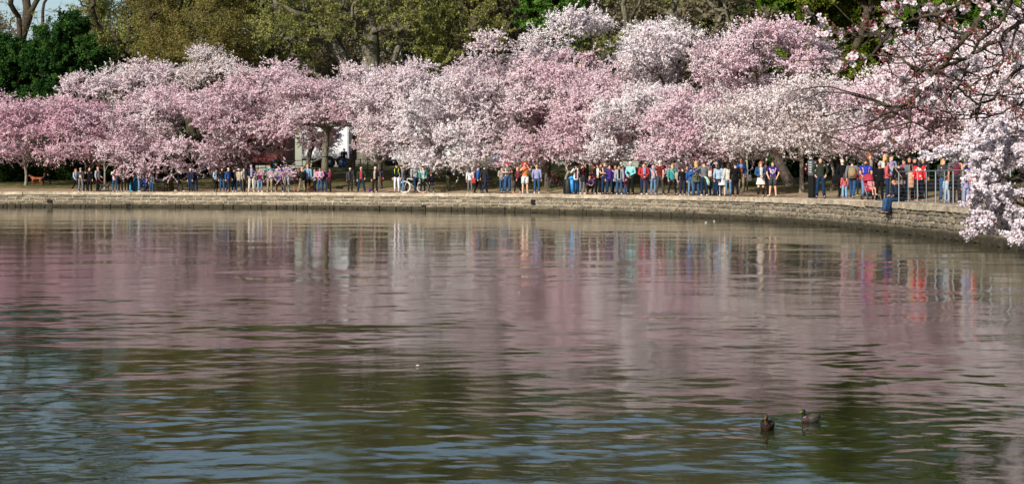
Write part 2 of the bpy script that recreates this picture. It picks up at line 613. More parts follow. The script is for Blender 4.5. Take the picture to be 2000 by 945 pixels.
def stone_mesh(seed, name):
    r = random.Random(seed)
    # unit stone: x -.5...5, y 0 (front) .. 1 (back), z -.5...5, chipped edges
    V = []
    for (yy, q) in ((0.0, .09), (.10, .0), (1.0, 0.0)):
        for (x, z) in ((-.5, -.5), (0, -.5), (.5, -.5), (.5, 0), (.5, .5), (0, .5), (-.5, .5), (-.5, 0)):
            jx, jz = r.uniform(-.05, .05), r.uniform(-.11, .09)
            xx = x * (1 - q * (.7 if x else 0)) + jx * (1 if yy < 1 else 0)
            zz = z * (1 - 2 * q * (.8 if z else 0)) + jz * (1 if yy < 1 else 0)
            xx = max(-.5, min(.5, xx)); zz = max(-.5, min(.5, zz))
            V.append((xx, yy + (r.uniform(-.12, .1) if yy == 0 else 0), zz))
    V.append((r.uniform(-.1, .1), -.12 + r.uniform(-.1, .08), r.uniform(-.1, .1)))
    Fc = []
    for k in range(2):
        for j in range(8):
            a = k * 8 + j; b = k * 8 + (j + 1) % 8
            Fc.append((a, a + 8, b + 8, b))
    for j in range(8):
        Fc.append((24, j, (j + 1) % 8))
    g = G(); g.raw(V, Fc)
    return g.mesh(name, [stoneM], False), np.array(V), Fc
STONES = [stone_mesh(40 + k, 'stone') for k in range(7)]
wall = thing('stone_seawall', 'long low stone seawall curving along the edge of the water', 'wall', (0, 0, 0))
L0, L1 = arc_at_px(0) - 25, SL[-1] - 25
def build_wall():
    # mortar core, slightly behind the stone faces
    V = []; LL = np.arange(L0 - 300, L1 + 24, .8)
    LL = LL[LL > 0]
    for L in LL:
        p, n = arc(L)
        for off, z in ((.0, -.6), (.0, .25), (.035, .26), (.035, .9), (.7, .9)):
            q = p + n * off; V.append((q[0], q[1], z))
    k = 5; Q = []
    for i in range(len(LL) - 1):
        for j in range(k - 1):
            a = i * k + j; Q.append((a, a + k, a + k + 1, a + 1))
    add('mortar_core', mesh_np('mortar_core', V, [np.array(Q)], [mortM]), wall)
    # coping slabs
    r = random.Random(3)
    L = L0
    cmeshes = []
    for q in range(5):
        g = G()
        rr = random.Random(q)
        V = []
        for x in np.linspace(-.5, .5, 6):
            for (y, z) in ((0.02, -.5), (-.02, -.42), (-.02, .35), (.03, .5), (.5, .5), (1, .5), (1, -.5)):
                V.append((x, y + rr.uniform(-.03, .03) * (y < .5), z + rr.uniform(-.11, .02) * (y < .5)))
        Fc = []
        for i in range(5):
            for j in range(7):
                a = i * 7 + j; b = i * 7 + (j + 1) % 7
                Fc.append((a, b, b + 7, a + 7))
        Fc.append(tuple(reversed(range(7)))); Fc.append(tuple(range(35, 42)))
        g.raw(V, Fc); cmeshes.append(g.mesh('coping_stone', [copM], False))
    while L < L1:
        ln = r.uniform(1.3, 2.6)
        p, n = arc(L + ln / 2)
        ang = math.atan2(n[1], n[0]) - math.pi / 2
        o = add('coping_stone', r.choice(cmeshes), wall)
        o.location = (p[0] - n[0] * .04, p[1] - n[1] * .04, TOPZ - .105 + r.uniform(-.025, .012))
        o.rotation_euler = (0, r.uniform(-.004, .004), ang)
        o.scale = (ln - .02, .9, .225)
        L += ln
    # courses
    rows = [(.70, .885, 0.0, .42), (.50, .69, .005, .36), (.30, .49, .005, .36), (-.02, .285, -.07, .48), (-.3, -.03, -.13, 1.0)]
    cand = []
    for ri, (z0, z1, off, wid) in enumerate(rows):
        L = L0 + r.uniform(0, .4)
        while L < L1:
            pxe = CX + F * arc(L)[0][0] / max(arc(L)[0][1], 5)
            ln = wid * (1.7 if pxe < 1000 and ri < 3 else 1.0) * r.choice((.45, .7, .9, 1.0, 1.2, 1.6)) * r.uniform(.85, 1.15)
            hh = (z1 - z0)
            zt = z1 - .012 - (r.uniform(0, .03) if ri < 3 else r.uniform(-.03, .09)); zb = z0 + r.uniform(0, .02)
            p, n = arc(L + ln / 2)
            px = CX + F * p[0] / p[1] if p[1] > 5 else 9999
            big = ln * hh * (F / max(p[1], 1)) ** 2 if (p[1] > 20 and -20 < px < 2000 and ri < 4) else 0
            cand.append((big, L, ln, zb, zt, off, p, n, r.randrange(7)))
            L += ln + r.uniform(.03, .06)
    cand.sort(key=lambda c: -c[0])
    J = G(); JV = []; JF = []; base = 0
    tri = []; quad = []
    for i, (big, L, ln, zb, zt, off, p, n, k) in enumerate(cand):
        ang = math.atan2(n[1], n[0]) - math.pi / 2
        q = p + n * (off - (r.uniform(-.022, .018) if zb > .25 else r.uniform(-.07, .06)))
        if i < 300:
            o = add('stone', STONES[k][0], wall)
            o.location = (q[0], q[1], (zb + zt) / 2); o.rotation_euler = (0, 0, ang); o.scale = (ln, .2, zt - zb)
        else:
            V = STONES[k][1] * np.array([ln, .2, zt - zb])
            c, s_ = math.cos(ang), math.sin(ang)
            V = np.stack([V[:, 0] * c - V[:, 1] * s_, V[:, 0] * s_ + V[:, 1] * c, V[:, 2]], 1) + np.array([q[0], q[1], (zb + zt) / 2])
            JV.append(V)
            for f in STONES[k][2]:
                (tri if len(f) == 3 else quad).append([v + base for v in f])
            base += len(V)
    me = mesh_np('small_stones', np.concatenate(JV), [np.array(quad), np.array(tri)], [stoneJ])
    tag(add('stones', me, wall), kind='stuff')
    # drain openings
    blk = plain('#0c0b09', .9, name='drain_dark')
    for px, z in ((97, .42), (252, .14), (828, .22), (1042, .62)):
        p, n = arc(arc_at_px(px)); ang = math.atan2(n[1], n[0]) - math.pi / 2
        g = G()
        g.box((0, 0, 0), (.36, .3, .22 if px != 1042 else .3)); o = g.obj('drain_hole', [blk], wall, False)
        o.location = (p[0] + n[0] * .085, p[1] + n[1] * .085, z); o.rotation_euler = (0, 0, ang)
build_wall()

# ------------------------------------------------------------ trees
def unit(v): return v / (np.linalg.norm(v, axis=-1, keepdims=True) + 1e-9)

def skeleton(r, base, fork, att, trunk_r, plw=.35, seg=.6, tip=.012, bend=.25, expo=2.3, forks=None, wob=.12):
    """grow branches greedily to attraction points; returns branches (list of node index lists), pos, rad"""
    pos = []; par = []; plen = []; dr = []
    k = max(4, int(np.linalg.norm(fork - base) / .5))
    side = r.normal(size=3) * bend * .35; side[2] = 0
    for i in range(k + 1):
        t = i / k
        p = base + (fork - base) * t + side * math.sin(math.pi * t)
        pos.append(p); par.append(i - 1); plen.append(t * np.linalg.norm(fork - base)); dr.append(unit(fork - base))
    start = max(1, int(k * .75))
    branches = [list(range(k + 1))]
    if forks is not None:
        for path in forks:                       # given limbs, as extra starting wood
            ids = [k]
            for q in path:
                pos.append(np.array(q)); par.append(ids[-1]); plen.append(plen[ids[-1]] + np.linalg.norm(pos[-1] - pos[ids[-1]])); dr.append(unit(pos[-1] - pos[ids[-1]])); ids.append(len(pos) - 1)
            branches.append(ids)
    d = np.linalg.norm(att - fork, axis=1)
    P_ = np.zeros((len(att) * 40 + len(pos) + 50, 3)); PL = np.zeros(len(P_))
    n = len(pos)
    P_[:n] = pos; PL[:n] = plen
    for a in att[np.argsort(d)]:
        cost = np.linalg.norm(P_[start:n] - a, axis=1) + plw * PL[start:n]
        j = int(np.argmin(cost)) + start
        p0 = P_[j]; D = a - p0; L = np.linalg.norm(D)
        if L < .15: continue
        m = max(1, min(30, int(math.ceil(L / seg))))
        ctrl = p0 + (dr[j] * .35 + unit(D) * .2 + np.array([0, 0, .12])) * L
        ids = [j]
        wv = r.normal(size=3) * wob * min(L, 2.5)
        for q in range(1, m + 1):
            t = q / m
            p = (1 - t) ** 2 * p0 + 2 * t * (1 - t) * ctrl + t * t * a + wv * math.sin(math.pi * t) + (r.normal(size=3) * .05 * seg if q < m else 0)
            if n >= len(P_) - 1: break
            P_[n] = p; PL[n] = PL[ids[-1]] + np.linalg.norm(p - P_[ids[-1]])
            par.append(ids[-1]); dr.append(unit(p - P_[ids[-1]])); ids.append(n); n += 1
        branches.append(ids)
    P_ = P_[:n]
    acc = np.zeros(n)
    for i in range(n - 1, -1, -1):
        acc[i] = max(acc[i], tip ** expo)
        if par[i] >= 0: acc[par[i]] += acc[i]
    rad = acc ** (1 / expo)
    rad = tip + (rad - tip) * (trunk_r - tip) / max(rad[0] - tip, 1e-6)
    return P_, np.array(par), rad, branches, np.array(dr)

def wood_mesh(name, P_, rad, branches, mat, base_flare=1.5, extra=None):
    VV = []; QQ = []; nv = 0
    for bi, ids in enumerate(branches):
        pts = P_[ids]; rr = rad[ids].copy()
        if bi > 0: rr[0] = min(rr[0], rr[1] * 1.25)
        big = rr[0]
        ns = 9 if bi == 0 else (7 if big > .1 else (5 if big > .04 else 3))
        if bi == 0:
            rr = rr * (1 + (base_flare - 1) * np.exp(-np.arange(len(rr)) * .9))
            pts = np.concatenate([[pts[0] - np.array([0, 0, .4])], pts]); rr = np.concatenate([[rr[0] * 1.3], rr])
        V, Fc = tube(pts, rr, ns, False)
        if bi == 0:
            ph = np.arange(len(V)) % ns
            c = np.repeat(pts, ns, 0)
            V = c + (V - c) * (1 + .10 * np.sin(ph * 2.4 + np.repeat(np.arange(len(pts)), ns) * .5))[:, None]
        VV.append(V); QQ.append(np.array(Fc) + nv); nv += len(V)
    if extra is not None:
        VV.append(extra[0]); QQ.append(extra[1] + nv)
    return mesh_np(name, np.concatenate(VV), [np.concatenate(QQ)], [mat], smooth=True)

def twigs(r, P_, rad, dr, rmax, per, lo, hi, updir=.12, rw=.006, along=.5, zs=.5):
    idx = np.where(rad < rmax)[0]
    idx = np.repeat(idx, per)
    p = P_[idx] + r.normal(size=(len(idx), 3)) * .02
    d = unit(dr[idx] * along + r.normal(size=(len(idx), 3)) * np.array([.75, .75, zs]) + np.array([0, 0, updir]))
    L = r.uniform(lo, hi, len(idx))[:, None]
    e = p + d * L
    # three-sided twig
    u = unit(np.cross(d, r.normal(size=(len(idx), 3)))) * rw; v = unit(np.cross(d, u)) * rw
    ring = [u, -u * .5 + v * .87, -u * .5 - v * .87]
    V = np.stack([p + q for q in ring] + [e + q * .4 for q in ring], 1).reshape(-1, 3)
    b = np.arange(len(idx))[:, None] * 6
    Fc = np.concatenate([b + np.array([[0, 1, 4, 3]]), b + np.array([[1, 2, 5, 4]]), b + np.array([[2, 0, 3, 5]])])
    return p, d, L, (V, Fc)

def flakes(r, C, size, out=None, bias=.0, sides=3, svar=.35, flat=None):
    n = len(C)
    nrm = r.normal(size=(n, 3))
    if flat: nrm[:, 2] += flat
    if out is not None: nrm = unit(nrm) + out * bias
    nrm = unit(nrm)
    t = unit(np.cross(nrm, r.normal(size=(n, 3)))); b = np.cross(nrm, t)
    s = size * (1 + r.uniform(-svar, svar, n))[:, None]
    V = []
    for k in range(sides):
        a = 2 * math.pi * k / sides
        V.append(C + s * (t * math.cos(a) + b * math.sin(a)))
    V = np.stack(V, 1).reshape(-1, 3)
    return V, np.arange(n * sides).reshape(n, sides)

def lobes_points(r, c, rad, nl, n, flatten=.8, lob=(.30, .52)):
    """points in a union of uneven lobes inside the rounded box c, rad"""
    cs = []
    for i in range(nl):
        best = None; bd = -1
        for _ in range(8):                      # spread the lobes apart
            q = r.uniform(-.78, .78, 3)
            d = min([np.linalg.norm(q - o[0]) for o in cs], default=1)
            if d > bd: best, bd = q, d
        s = r.uniform(*lob)
        if best[2] > .2 and abs(best[0]) > .45: best[2] *= .6
        cs.append((best, s))
    k = r.integers(0, nl, n)
    Q = np.array([q for q, _ in cs])[k]; S_ = np.array([s for _, s in cs])[k][:, None]
    v = unit(r.normal(size=(n, 3))) * (r.uniform(0, 1, (n, 1)) ** (1 / 2.4))
    v = Q + v * S_ * np.array([1, 1, flatten])
    m = (np.abs(v) ** 3.2).sum(1, keepdims=True) ** (1 / 3.2)
    v = np.where(m > 1, v / m * r.uniform(.86, 1, (n, 1)), v)
    return np.array(c) + v * np.array(rad)

barkC = bark('cherry_bark', (.04, .03, .024, 1), (.15, .12, .10, 1))
barkP = bark('pale_cherry_bark', (.12, .10, .08, 1), (.34, .29, .24, 1))
barkD = bark('dark_bark', (.03, .024, .018, 1), (.11, .085, .06, 1))
barkG = bark('grey_green_bark', (.06, .055, .04, 1), (.21, .19, .14, 1))

PET = {
 'pink':   petal_mat('pink_petals', (.80, .58, .65, 1), (.86, .69, .74, 1), (.90, .80, .83, 1)),
 'deep':   petal_mat('deep_pink_petals', (.74, .46, .56, 1), (.80, .57, .65, 1), (.86, .70, .76, 1)),
 'pale':   petal_mat('pale_pink_petals', (.85, .71, .74, 1), (.89, .80, .82, 1), (.92, .87, .88, 1)),
 'white':  petal_mat('white_petals', (.86, .78, .79, 1), (.91, .87, .87, 1), (.93, .91, .92, 1), bud=.08),
 'beige':  petal_mat('fading_petals', (.74, .65, .62, 1), (.85, .79, .77, 1), (.91, .87, .86, 1), bud=.12),
}

def crown_box(px0, px1, ytop, ybot, Y):
    xa, xb = (px0 - CX) * Y / F, (px1 - CX) * Y / F
    zt, zb = CZ - (ytop - HY) * Y / F, CZ - (ybot - HY) * Y / F
    return np.array([(xa + xb) / 2, Y, (zt + zb) / 2]), np.array([(xb - xa) / 2, 0, (zt - zb) / 2])

NFLAKE = 1.0
def cherry(px, s, box, color, label, seed, dens=1.0, n=210, dep=None, bk=None, nl=9, forkh=1.5, trunk_r=.2, lean=0, boxes=(), forks=None, size=.050, thin=False, lob=(.34, .60), tw=(.3, 1.0), droop=0):
    r = np.random.default_rng(seed)
    x, y, z = on_shore(px, s)
    c, e = crown_box(*box, y)
    e[0] *= 1.24; e[2] *= 1.06; c[2] -= .10
    e[1] = dep if dep else min(e[0] * .9, 4.2)
    nl += 7; n = int(n * 2.1); trunk_r *= .72
    att = lobes_points(r, c, e, nl, n, lob=lob, flatten=.5)
    for (bb, dy, m_) in boxes:
        c2, e2 = crown_box(*bb, y + dy); e2[1] = min(1.6, e2[0])
        att = np.concatenate([att, lobes_points(r, c2, e2, 3, m_)])
    att[:, 2] = np.maximum(att[:, 2], z + 1.1)
    base = np.zeros(3); O = np.array([x, y, z])
    fork = np.array([lean, r.uniform(-.2, .2), forkh])
    fk = None
    if forks: fk = [[np.array(q) for q in path] for path in forks]
    P_, par, rad, br, dr = skeleton(r, base, fork, att - O, trunk_r, forks=fk, seg=.55, tip=.008, expo=2.0)
    tp, td, tL, tg_ = twigs(r, P_, rad, dr, .035, 5, tw[0], tw[1], along=.8, updir=.05, zs=.38)
    t = thing('cherry_tree', label, 'cherry tree', (x, y, z), group='blossoming cherry trees along the water')
    add('trunk', wood_mesh('trunk', P_, rad, br, bk or barkC, extra=tg_), t)
    area = 4 * e[0] * e[2]
    N = int(min(150000, 820 * area * dens * (.062 / size) ** 2) * NFLAKE)
    pick = r.integers(0, len(tp), N)
    u = r.uniform(0, 1.05, N)[:, None] ** .8
    C = tp[pick] + td[pick] * tL[pick] * u + unit(r.normal(size=(N, 3))) * r.uniform(.0, .085, N)[:, None]
    if droop: C[:, 2] -= droop * r.uniform(0, 1, N) * (C[:, 2] < att[:, 2].mean() - z)
    cc = np.mean(att, axis=0) - O
    V, Fc = flakes(r, C, size, out=unit(C - cc + np.array([-.8, -1.6, .9])), bias=1.15)
    add('crown', mesh_np('crown', V, [Fc], [PET[color]]), t)
    return t

cherry(-25, 9, (-130, 60, 180, 315), 'deep', 'dusky pink cherry tree cut off by the left edge of the view', 1, nl=6)
cherry(50, 7.5, (18, 200, 178, 322), 'deep', 'dusky pink cherry tree with a slim bare trunk near the brown dog', 2, nl=8, forkh=1.6, trunk_r=.14, bk=barkP, boxes=[((100, 235, 205, 290), -1, 50)])
cherry(168, 11, (150, 350, 112, 285), 'pale', 'tall pale pink cherry tree behind the group with the black dog', 3, nl=9, trunk_r=.26, forkh=2.2)
cherry(335, 4.0, (228, 470, 165, 345), 'pink', 'wide pink cherry tree drooping over the park bench', 4, nl=10, forkh=1.3, boxes=[((236, 298, 290, 366), -1.5, 55), ((330, 420, 300, 350), -1, 30)], dens=1.0)
cherry(420, 11, (355, 505, 80, 235), 'beige', 'tall faded white cherry tree with flat tiers rising above the pink ones', 5, nl=5, lob=(.2, .42), dens=.55, forkh=2.8)
cherry(487, 6.5, (415, 640, 122, 300), 'pink', 'broad pink cherry tree with leaning trunk behind the man in the blazer', 6, nl=10, trunk_r=.26, lean=-.9, forkh=2.2)
cherry(634, 5.0, (560, 690, 140, 250), 'pink', 'pink cherry tree with forked mossy trunk and a low bough over the crowd', 7, nl=8, trunk_r=.34, forkh=2.3, bk=barkG,
       boxes=[((500, 592, 335, 370), -2.8, 70)], forks=[[(-.9, -.6, 1.9), (-1.9, -1.5, 1.2), (-2.7, -2.2, .95), (-3.2, -2.5, .85)]])
cherry(590, 7.0, (525, 600, 150, 245), 'pink', 'dark trunked pink cherry tree left of the white truck', 8, nl=6, trunk_r=.24, lean=.6, forkh=2.6, n=130)
cherry(742, 5.0, (700, 845, 130, 318), 'pale', 'pale pink cherry tree with thin crossed trunks behind the woman in black', 9, nl=9, forkh=1.9, dens=1.0)
cherry(797, 9.0, (735, 900, 108, 280), 'pale', 'pale pink cherry tree rising behind the white bicycle', 10, nl=8, trunk_r=.22, forkh=2.2)
cherry(876, 4.2, (790, 960, 165, 335), 'white', 'white cherry tree with one straight pale trunk at the path edge', 11, nl=9, trunk_r=.17, forkh=1.9, bk=barkG)
cherry(1006, 6.5, (895, 1085, 62, 325), 'pale', 'tall pale pink cherry tree behind the man with the red cap', 12, nl=12, n=260, trunk_r=.24, lean=-.4)
cherry(1070, 6.8, (1010, 1190, 120, 325), 'pink', 'bright pink cherry tree with the dark bicycle leaning on its trunk', 13, nl=9, trunk_r=.26, boxes=[((975, 1060, 285, 325), -1.5, 30)])
cherry(1180, 12, (1050, 1330, 22, 200), 'white', 'very tall white cherry tree with crooked bare limbs showing at the top', 14, nl=6, lob=(.25, .45), dens=.62, n=260, trunk_r=.3, forkh=4.2)
cherry(1110, 5.2, (1100, 1262, 140, 318), 'pink', 'rosy cherry tree above the blue bin with a small pale forked trunk', 65, nl=9, bk=barkP, trunk_r=.12, forkh=1.1)
cherry(1262, 6.5, (1170, 1340, 165, 322), 'white', 'white cherry tree above the man in the pale cyan shirt', 16, nl=8, trunk_r=.2)
cherry(1330, 12, (1230, 1440, 22, 250), 'white', 'tall white cherry tree in the middle of the right hand group', 17, nl=10, n=260, trunk_r=.3, forkh=3.5, dens=.9)
cherry(1355, 5.0, (1262, 1440, 170, 330), 'pink', 'light pink cherry tree hanging low over the people in blue jackets', 18, nl=9, boxes=[((1300, 1385, 290, 348), -1.2, 50)], forkh=2.2)
cherry(1545, 9, (1385, 1608, 38, 250), 'pink', 'large rounded pink cherry tree with a thick dark leaning trunk', 19, nl=11, n=280, trunk_r=.36, lean=-1.7, forkh=3.4, dens=1.0)
cherry(1566, 4.4, (1400, 1650, 155, 300), 'beige', 'white cherry tree with a long level limb left of the black signpost', 20, nl=11, n=250, trunk_r=.14, forkh=1.65, bk=barkP, forks=[[(-.5, -.1, 1.72), (-1.2, -.15, 1.95), (-2.1, -.2, 2.1), (-3.0, -.2, 2.25)]])
cherry(1625, 6.0, (1575, 1700, 160, 305), 'white', 'young white cherry tree with slim pale forked trunk by the signpost', 21, nl=6, n=150, trunk_r=.10, forkh=1.35, bk=barkP)
cherry(1765, 6.0, (1660, 1900, 110, 305), 'pink', 'pink cherry tree with slender trunk behind the railing', 22, nl=11, n=250, trunk_r=.12)
cherry(1885, 9.0, (1780, 2090, 20, 290), 'pale', 'tall pale pink cherry tree at the right behind the near branches', 23, nl=11, n=260, trunk_r=.26)
cherry(1995, 5.0, (1915, 2120, 110, 345), 'white', 'white cherry tree behind the overhanging blossoms at the right edge', 24, nl=8, n=190, trunk_r=.25)

# infill: cherries standing a row farther back, seen between the front ones
cherry(255, 12, (205, 330, 128, 300), 'pale', 'pale cherry tree in the second row behind the bench tree', 31, nl=7, n=150, dens=.8)
cherry(545, 12, (500, 600, 128, 240), 'pale', 'pale cherry tree in the second row left of the white truck', 32, nl=7, n=150, dens=.8)
cherry(690, 12, (650, 770, 122, 240), 'pale', 'pale cherry tree in the second row between the forked tree and the bicycle', 33, nl=7, n=150, dens=.8)
cherry(935, 12, (860, 1010, 105, 290), 'pink', 'pink cherry tree in the second row behind the woman with the red bag', 34, nl=8, n=170, dens=.9)
cherry(1145, 9, (1080, 1215, 90, 280), 'pink', 'pink cherry tree in the second row under the very tall white one', 35, nl=8, n=170, dens=.9)
cherry(1440, 8, (1390, 1520, 150, 305), 'pale', 'pale cherry tree in the second row behind the steel signpost', 36, nl=7, n=160, dens=.8, forkh=2.6)
cherry(1690, 10, (1630, 1770, 130, 290), 'pale', 'pale cherry tree in the second row behind the bearded man', 37, nl=7, n=160, dens=.8, forkh=2.6)

# ------------------------------------------------------------ trees on the bank and beyond
LEAF = {
 'evergreen': leaf_mat('dark_evergreen_leaves', (.016, .045, .014, 1), (.036, .09, .024, 1), (.08, .16, .035, 1), .5),
 'olive': leaf_mat('olive_catkins', (.20, .17, .055, 1), (.275, .23, .08, 1), (.35, .30, .11, 1), .3, .4),
 'bud': leaf_mat('yellow_green_young_leaves', (.21, .215, .07, 1), (.31, .31, .10, 1), (.43, .42, .16, 1), .35, .4),
 'bright': leaf_mat('bright_green_leaves', (.04, .09, .012, 1), (.09, .17, .02, 1), (.22, .30, .04, 1), .4, .4),
 'lime': leaf_mat('yellow_green_leaves', (.07, .11, .015, 1), (.17, .21, .03, 1), (.32, .34, .06, 1), .5, .4),
 'pine': leaf_mat('pine_needles', (.04, .10, .015, 1), (.08, .17, .03, 1), (.14, .25, .05, 1), .5),
 'brown': leaf_mat('brown_buds', (.16, .13, .09, 1), (.22, .18, .12, 1), (.28, .24, .15, 1), .3, .4),
 'redbud': leaf_mat('red_buds', (.16, .06, .05, 1), (.20, .09, .08, 1), (.26, .14, .12, 1), .6),
}

def big_tree(name, label, cat, px, s, box, leaf, seed, n=420, nl=10, dep=None, trunk_r=.5, forkh=3, lean=0, N=40000, size=.16, per=3, tw=(.4, 1.4), rmax=.07, bk=None, lob=(.3, .5), forks=None, plw=.3, seg=1.0, group=None, expo=2.1, spread=.25, sides=3, flat=None, tip=.015, rw=.012, Y=None):
    r = np.random.default_rng(seed)
    x, y, z = on_shore(px, s)
    c, e = crown_box(*box, y)
    e[1] = dep if dep else min(e[0] * .9, 7)
    att = lobes_points(r, c, e, nl, n, lob=lob)
    O = np.array([x, y, z])
    fork = np.array([lean, 0, forkh])
    P_, par, rad, br, dr = skeleton(r, np.zeros(3), fork, att - O, trunk_r, plw=plw, seg=seg, tip=tip, expo=expo, forks=forks, wob=.2)
    tp, td, tL, tgm = twigs(r, P_, rad, dr, rmax, per, *tw, rw=rw)
    t = thing(name, label, cat, (x, y, z), group=group)
    add('trunk', wood_mesh('trunk', P_, rad, br, bk or barkD, extra=tgm), t)
    if N:
        pick = r.integers(0, len(tp), N)
        # clumps: several flakes share one spot on the twig
        u = np.repeat(r.uniform(.2, 1.05, (N + 4) // 5), 5)[:N][:, None]
        pick = np.repeat(pick[:(N + 4) // 5], 5)[:N]
        C = tp[pick] + td[pick] * tL[pick] * u + unit(r.normal(size=(N, 3))) * r.uniform(.02, spread, N)[:, None]
        V, Fc = flakes(r, C, size, out=unit(C - att.mean(0) + O), bias=.6, sides=sides, flat=flat)
        add('crown', mesh_np('crown', V, [Fc], [LEAF[leaf]]), t)
    return t

gB = 'large trees on the bank behind the cherry trees'
# left: dark evergreens, bare dark tree, arching bare tree
big_tree('evergreen_tree', 'dense dark green evergreen at the far left behind pink blossom', 'tree', 130, 22, (60, 200, 20, 300), 'evergreen', 101, nl=14, N=150000, size=.10, spread=.35, trunk_r=.35, forkh=1.5, group=gB)
big_tree('evergreen_tree', 'dark evergreen tree cut by the left edge of the view', 'tree', 10, 24, (-70, 80, 70, 300), 'evergreen', 102, nl=14, N=130000, size=.10, spread=.35, trunk_r=.35, forkh=1.5, group=gB)
big_tree('bare_tree', 'tall bare tree with several dark upright stems above the evergreen at far left', 'tree', 70, 32, (-40, 190, -200, 100), 'bud', 143, n=200, N=2500, size=.09, trunk_r=.42, forkh=5, group=gB, rw=.02, tw=(.6, 1.8), tip=.012, forks=[[(-.5, 0, 6.5), (-.9, 0, 8), (-1.3, 0, 10), (-1.5, 0, 12.5), (-1.6, 0, 15)], [(.5, 0, 6.5), (1, 0, 8), (1.7, 0, 10), (2.4, 0, 12.5), (3, 0, 15)], [(.1, 0, 7), (.3, 0, 9), (.4, .2, 11), (.5, .5, 15)]])
big_tree('bare_tree', 'arching bare tree sweeping over the evergreen with pale green buds', 'tree', 275, 30, (150, 300, -110, 130), 'bud', 104, n=300, N=16000, size=.09, trunk_r=.45, forkh=4.5, group=gB, rw=.016, tw=(.6, 1.6))
big_tree('willow_tree', 'rounded olive brown tree in catkin left of the great elm', 'tree', 375, 26, (258, 505, -150, 175), 'olive', 105, n=620, nl=12, N=140000, size=.065, per=4, spread=.5, trunk_r=.5, forkh=2.2, lob=(.4, .6), group=gB, bk=barkD, tw=(.5, 1.5))
big_tree('elm_tree', 'great spreading tree with thick forked trunk and yellow green young leaves', 'tree', 720, 26, (485, 890, -220, 125), 'bud', 106, n=700, nl=16, N=62000, size=.085, dep=8, trunk_r=1.1, forkh=5.0, tip=.024, group=gB, bk=barkG, tw=(.5, 1.5), spread=.3,
         forks=[[(.1, 0, 7.5), (.2, 0, 10), (.1, .2, 13)], [(-.9, 0, 7), (-2.2, 0, 9.2), (-3.6, 0, 11.5)], [(1.0, 0, 7), (2.3, 0, 9.5), (3.2, 0, 12)], [(-1.8, .4, 6.2), (-4.6, .4, 8), (-7, .4, 10)], [(1.2, .5, 6.4), (4, .5, 8.5)]])
big_tree('elm_tree', 'second tall tree with yellow green leaves and dark trunk right of the great elm', 'tree', 860, 27, (800, 1000, -180, 160), 'bud', 107, n=380, N=50000, size=.085, trunk_r=.5, forkh=5, group=gB, tw=(.5, 1.4), forks=[[(-.5, 0, 8), (-.9, 0, 11)], [(1.2, 0, 8), (2.6, 0, 11)]])
big_tree('bare_tree', 'bare brown tree with crooked limbs left of the bright pine', 'tree', 985, 33, (900, 1080, -170, 150), 'brown', 108, n=300, N=14000, size=.09, trunk_r=.6, forkh=6, group=gB, rw=.018, tw=(.6, 1.6))
big_tree('pine_tree', 'bright green pine rising behind the tall white cherry', 'pine', 1075, 27, (1030, 1135, -60, 105), 'pine', 109, nl=12, N=70000, size=.12, spread=.3, trunk_r=.3, forkh=3, group=gB)
big_tree('bare_tree', 'grey bare tree with mossy crooked limbs behind the tall white cherry', 'tree', 1190, 30, (1090, 1300, -160, 130), 'bud', 110, n=340, N=16000, size=.08, trunk_r=.6, forkh=5.5, group=gB, bk=barkG, rw=.018, tw=(.6, 1.5))
big_tree('bare_tree', 'grey bare tree behind the white cherries right of the mossy one', 'tree', 1360, 30, (1270, 1470, -150, 140), 'bud', 111, n=340, N=16000, size=.08, trunk_r=.7, forkh=5.5, group=gB, bk=barkG, rw=.018, tw=(.6, 1.5))
big_tree('leafy_tree', 'dense mid green tree behind the large rounded pink cherry', 'tree', 1500, 24, (1440, 1585, -130, 180), 'bright', 112, nl=14, n=460, N=90000, size=.11, spread=.3, trunk_r=.4, forkh=3, group=gB)
big_tree('leafy_tree', 'sunlit yellow green tree behind the hanging near blossoms', 'tree', 1640, 22, (1560, 1720, -170, 200), 'lime', 113, nl=14, n=460, N=90000, size=.11, spread=.3, trunk_r=.4, forkh=3, group=gB)
big_tree('leafy_tree', 'dark green tree behind the white cherry near the signpost', 'tree', 1600, 30, (1540, 1790, 60, 300), 'evergreen', 114, nl=14, n=420, N=80000, size=.14, spread=.3, trunk_r=.4, forkh=2, group=gB)
big_tree('leafy_tree', 'green tree behind the pale cherry at the right edge', 'tree', 1830, 26, (1710, 2060, -120, 200), 'bright', 115, nl=14, n=460, N=90000, size=.14, spread=.3, trunk_r=.4, forkh=3, group=gB)
# two massive old trunks behind the photographers
big_tree('old_tree', 'massive old trunk behind the woman with both arms raised', 'tree', 1397, 13, (1340, 1450, -60, 200), 'brown', 116, n=160, N=3000, trunk_r=.62, forkh=6, group=gB, bk=barkG)
big_tree('old_tree', 'massive old trunk behind the man in the blue jacket', 'tree', 1434, 14, (1390, 1500, -60, 200), 'brown', 117, n=160, N=3000, trunk_r=.75, forkh=6, group=gB, bk=barkG)
# young bare tree with red buds by the black dog
big_tree('young_tree', 'young bare tree with fine upright twigs and red buds beside the black dog', 'tree', 205, 4.5, (172, 238, 268, 338), 'redbud', 118, n=90, nl=5, N=2600, size=.035, trunk_r=.07, forkh=1.3, seg=.35, tw=(.2, .6), rmax=.02, per=3, bk=barkP, tip=.006, rw=.005, spread=.05)

big_tree('bare_tree', 'high crown of a tall budding tree above the far left evergreens', 'tree', 20, 40, (-200, 290, -330, -30), 'bud', 130, n=420, N=110000, size=.14, trunk_r=.5, forkh=9, group=gB, rw=.018, tw=(.6, 1.6))

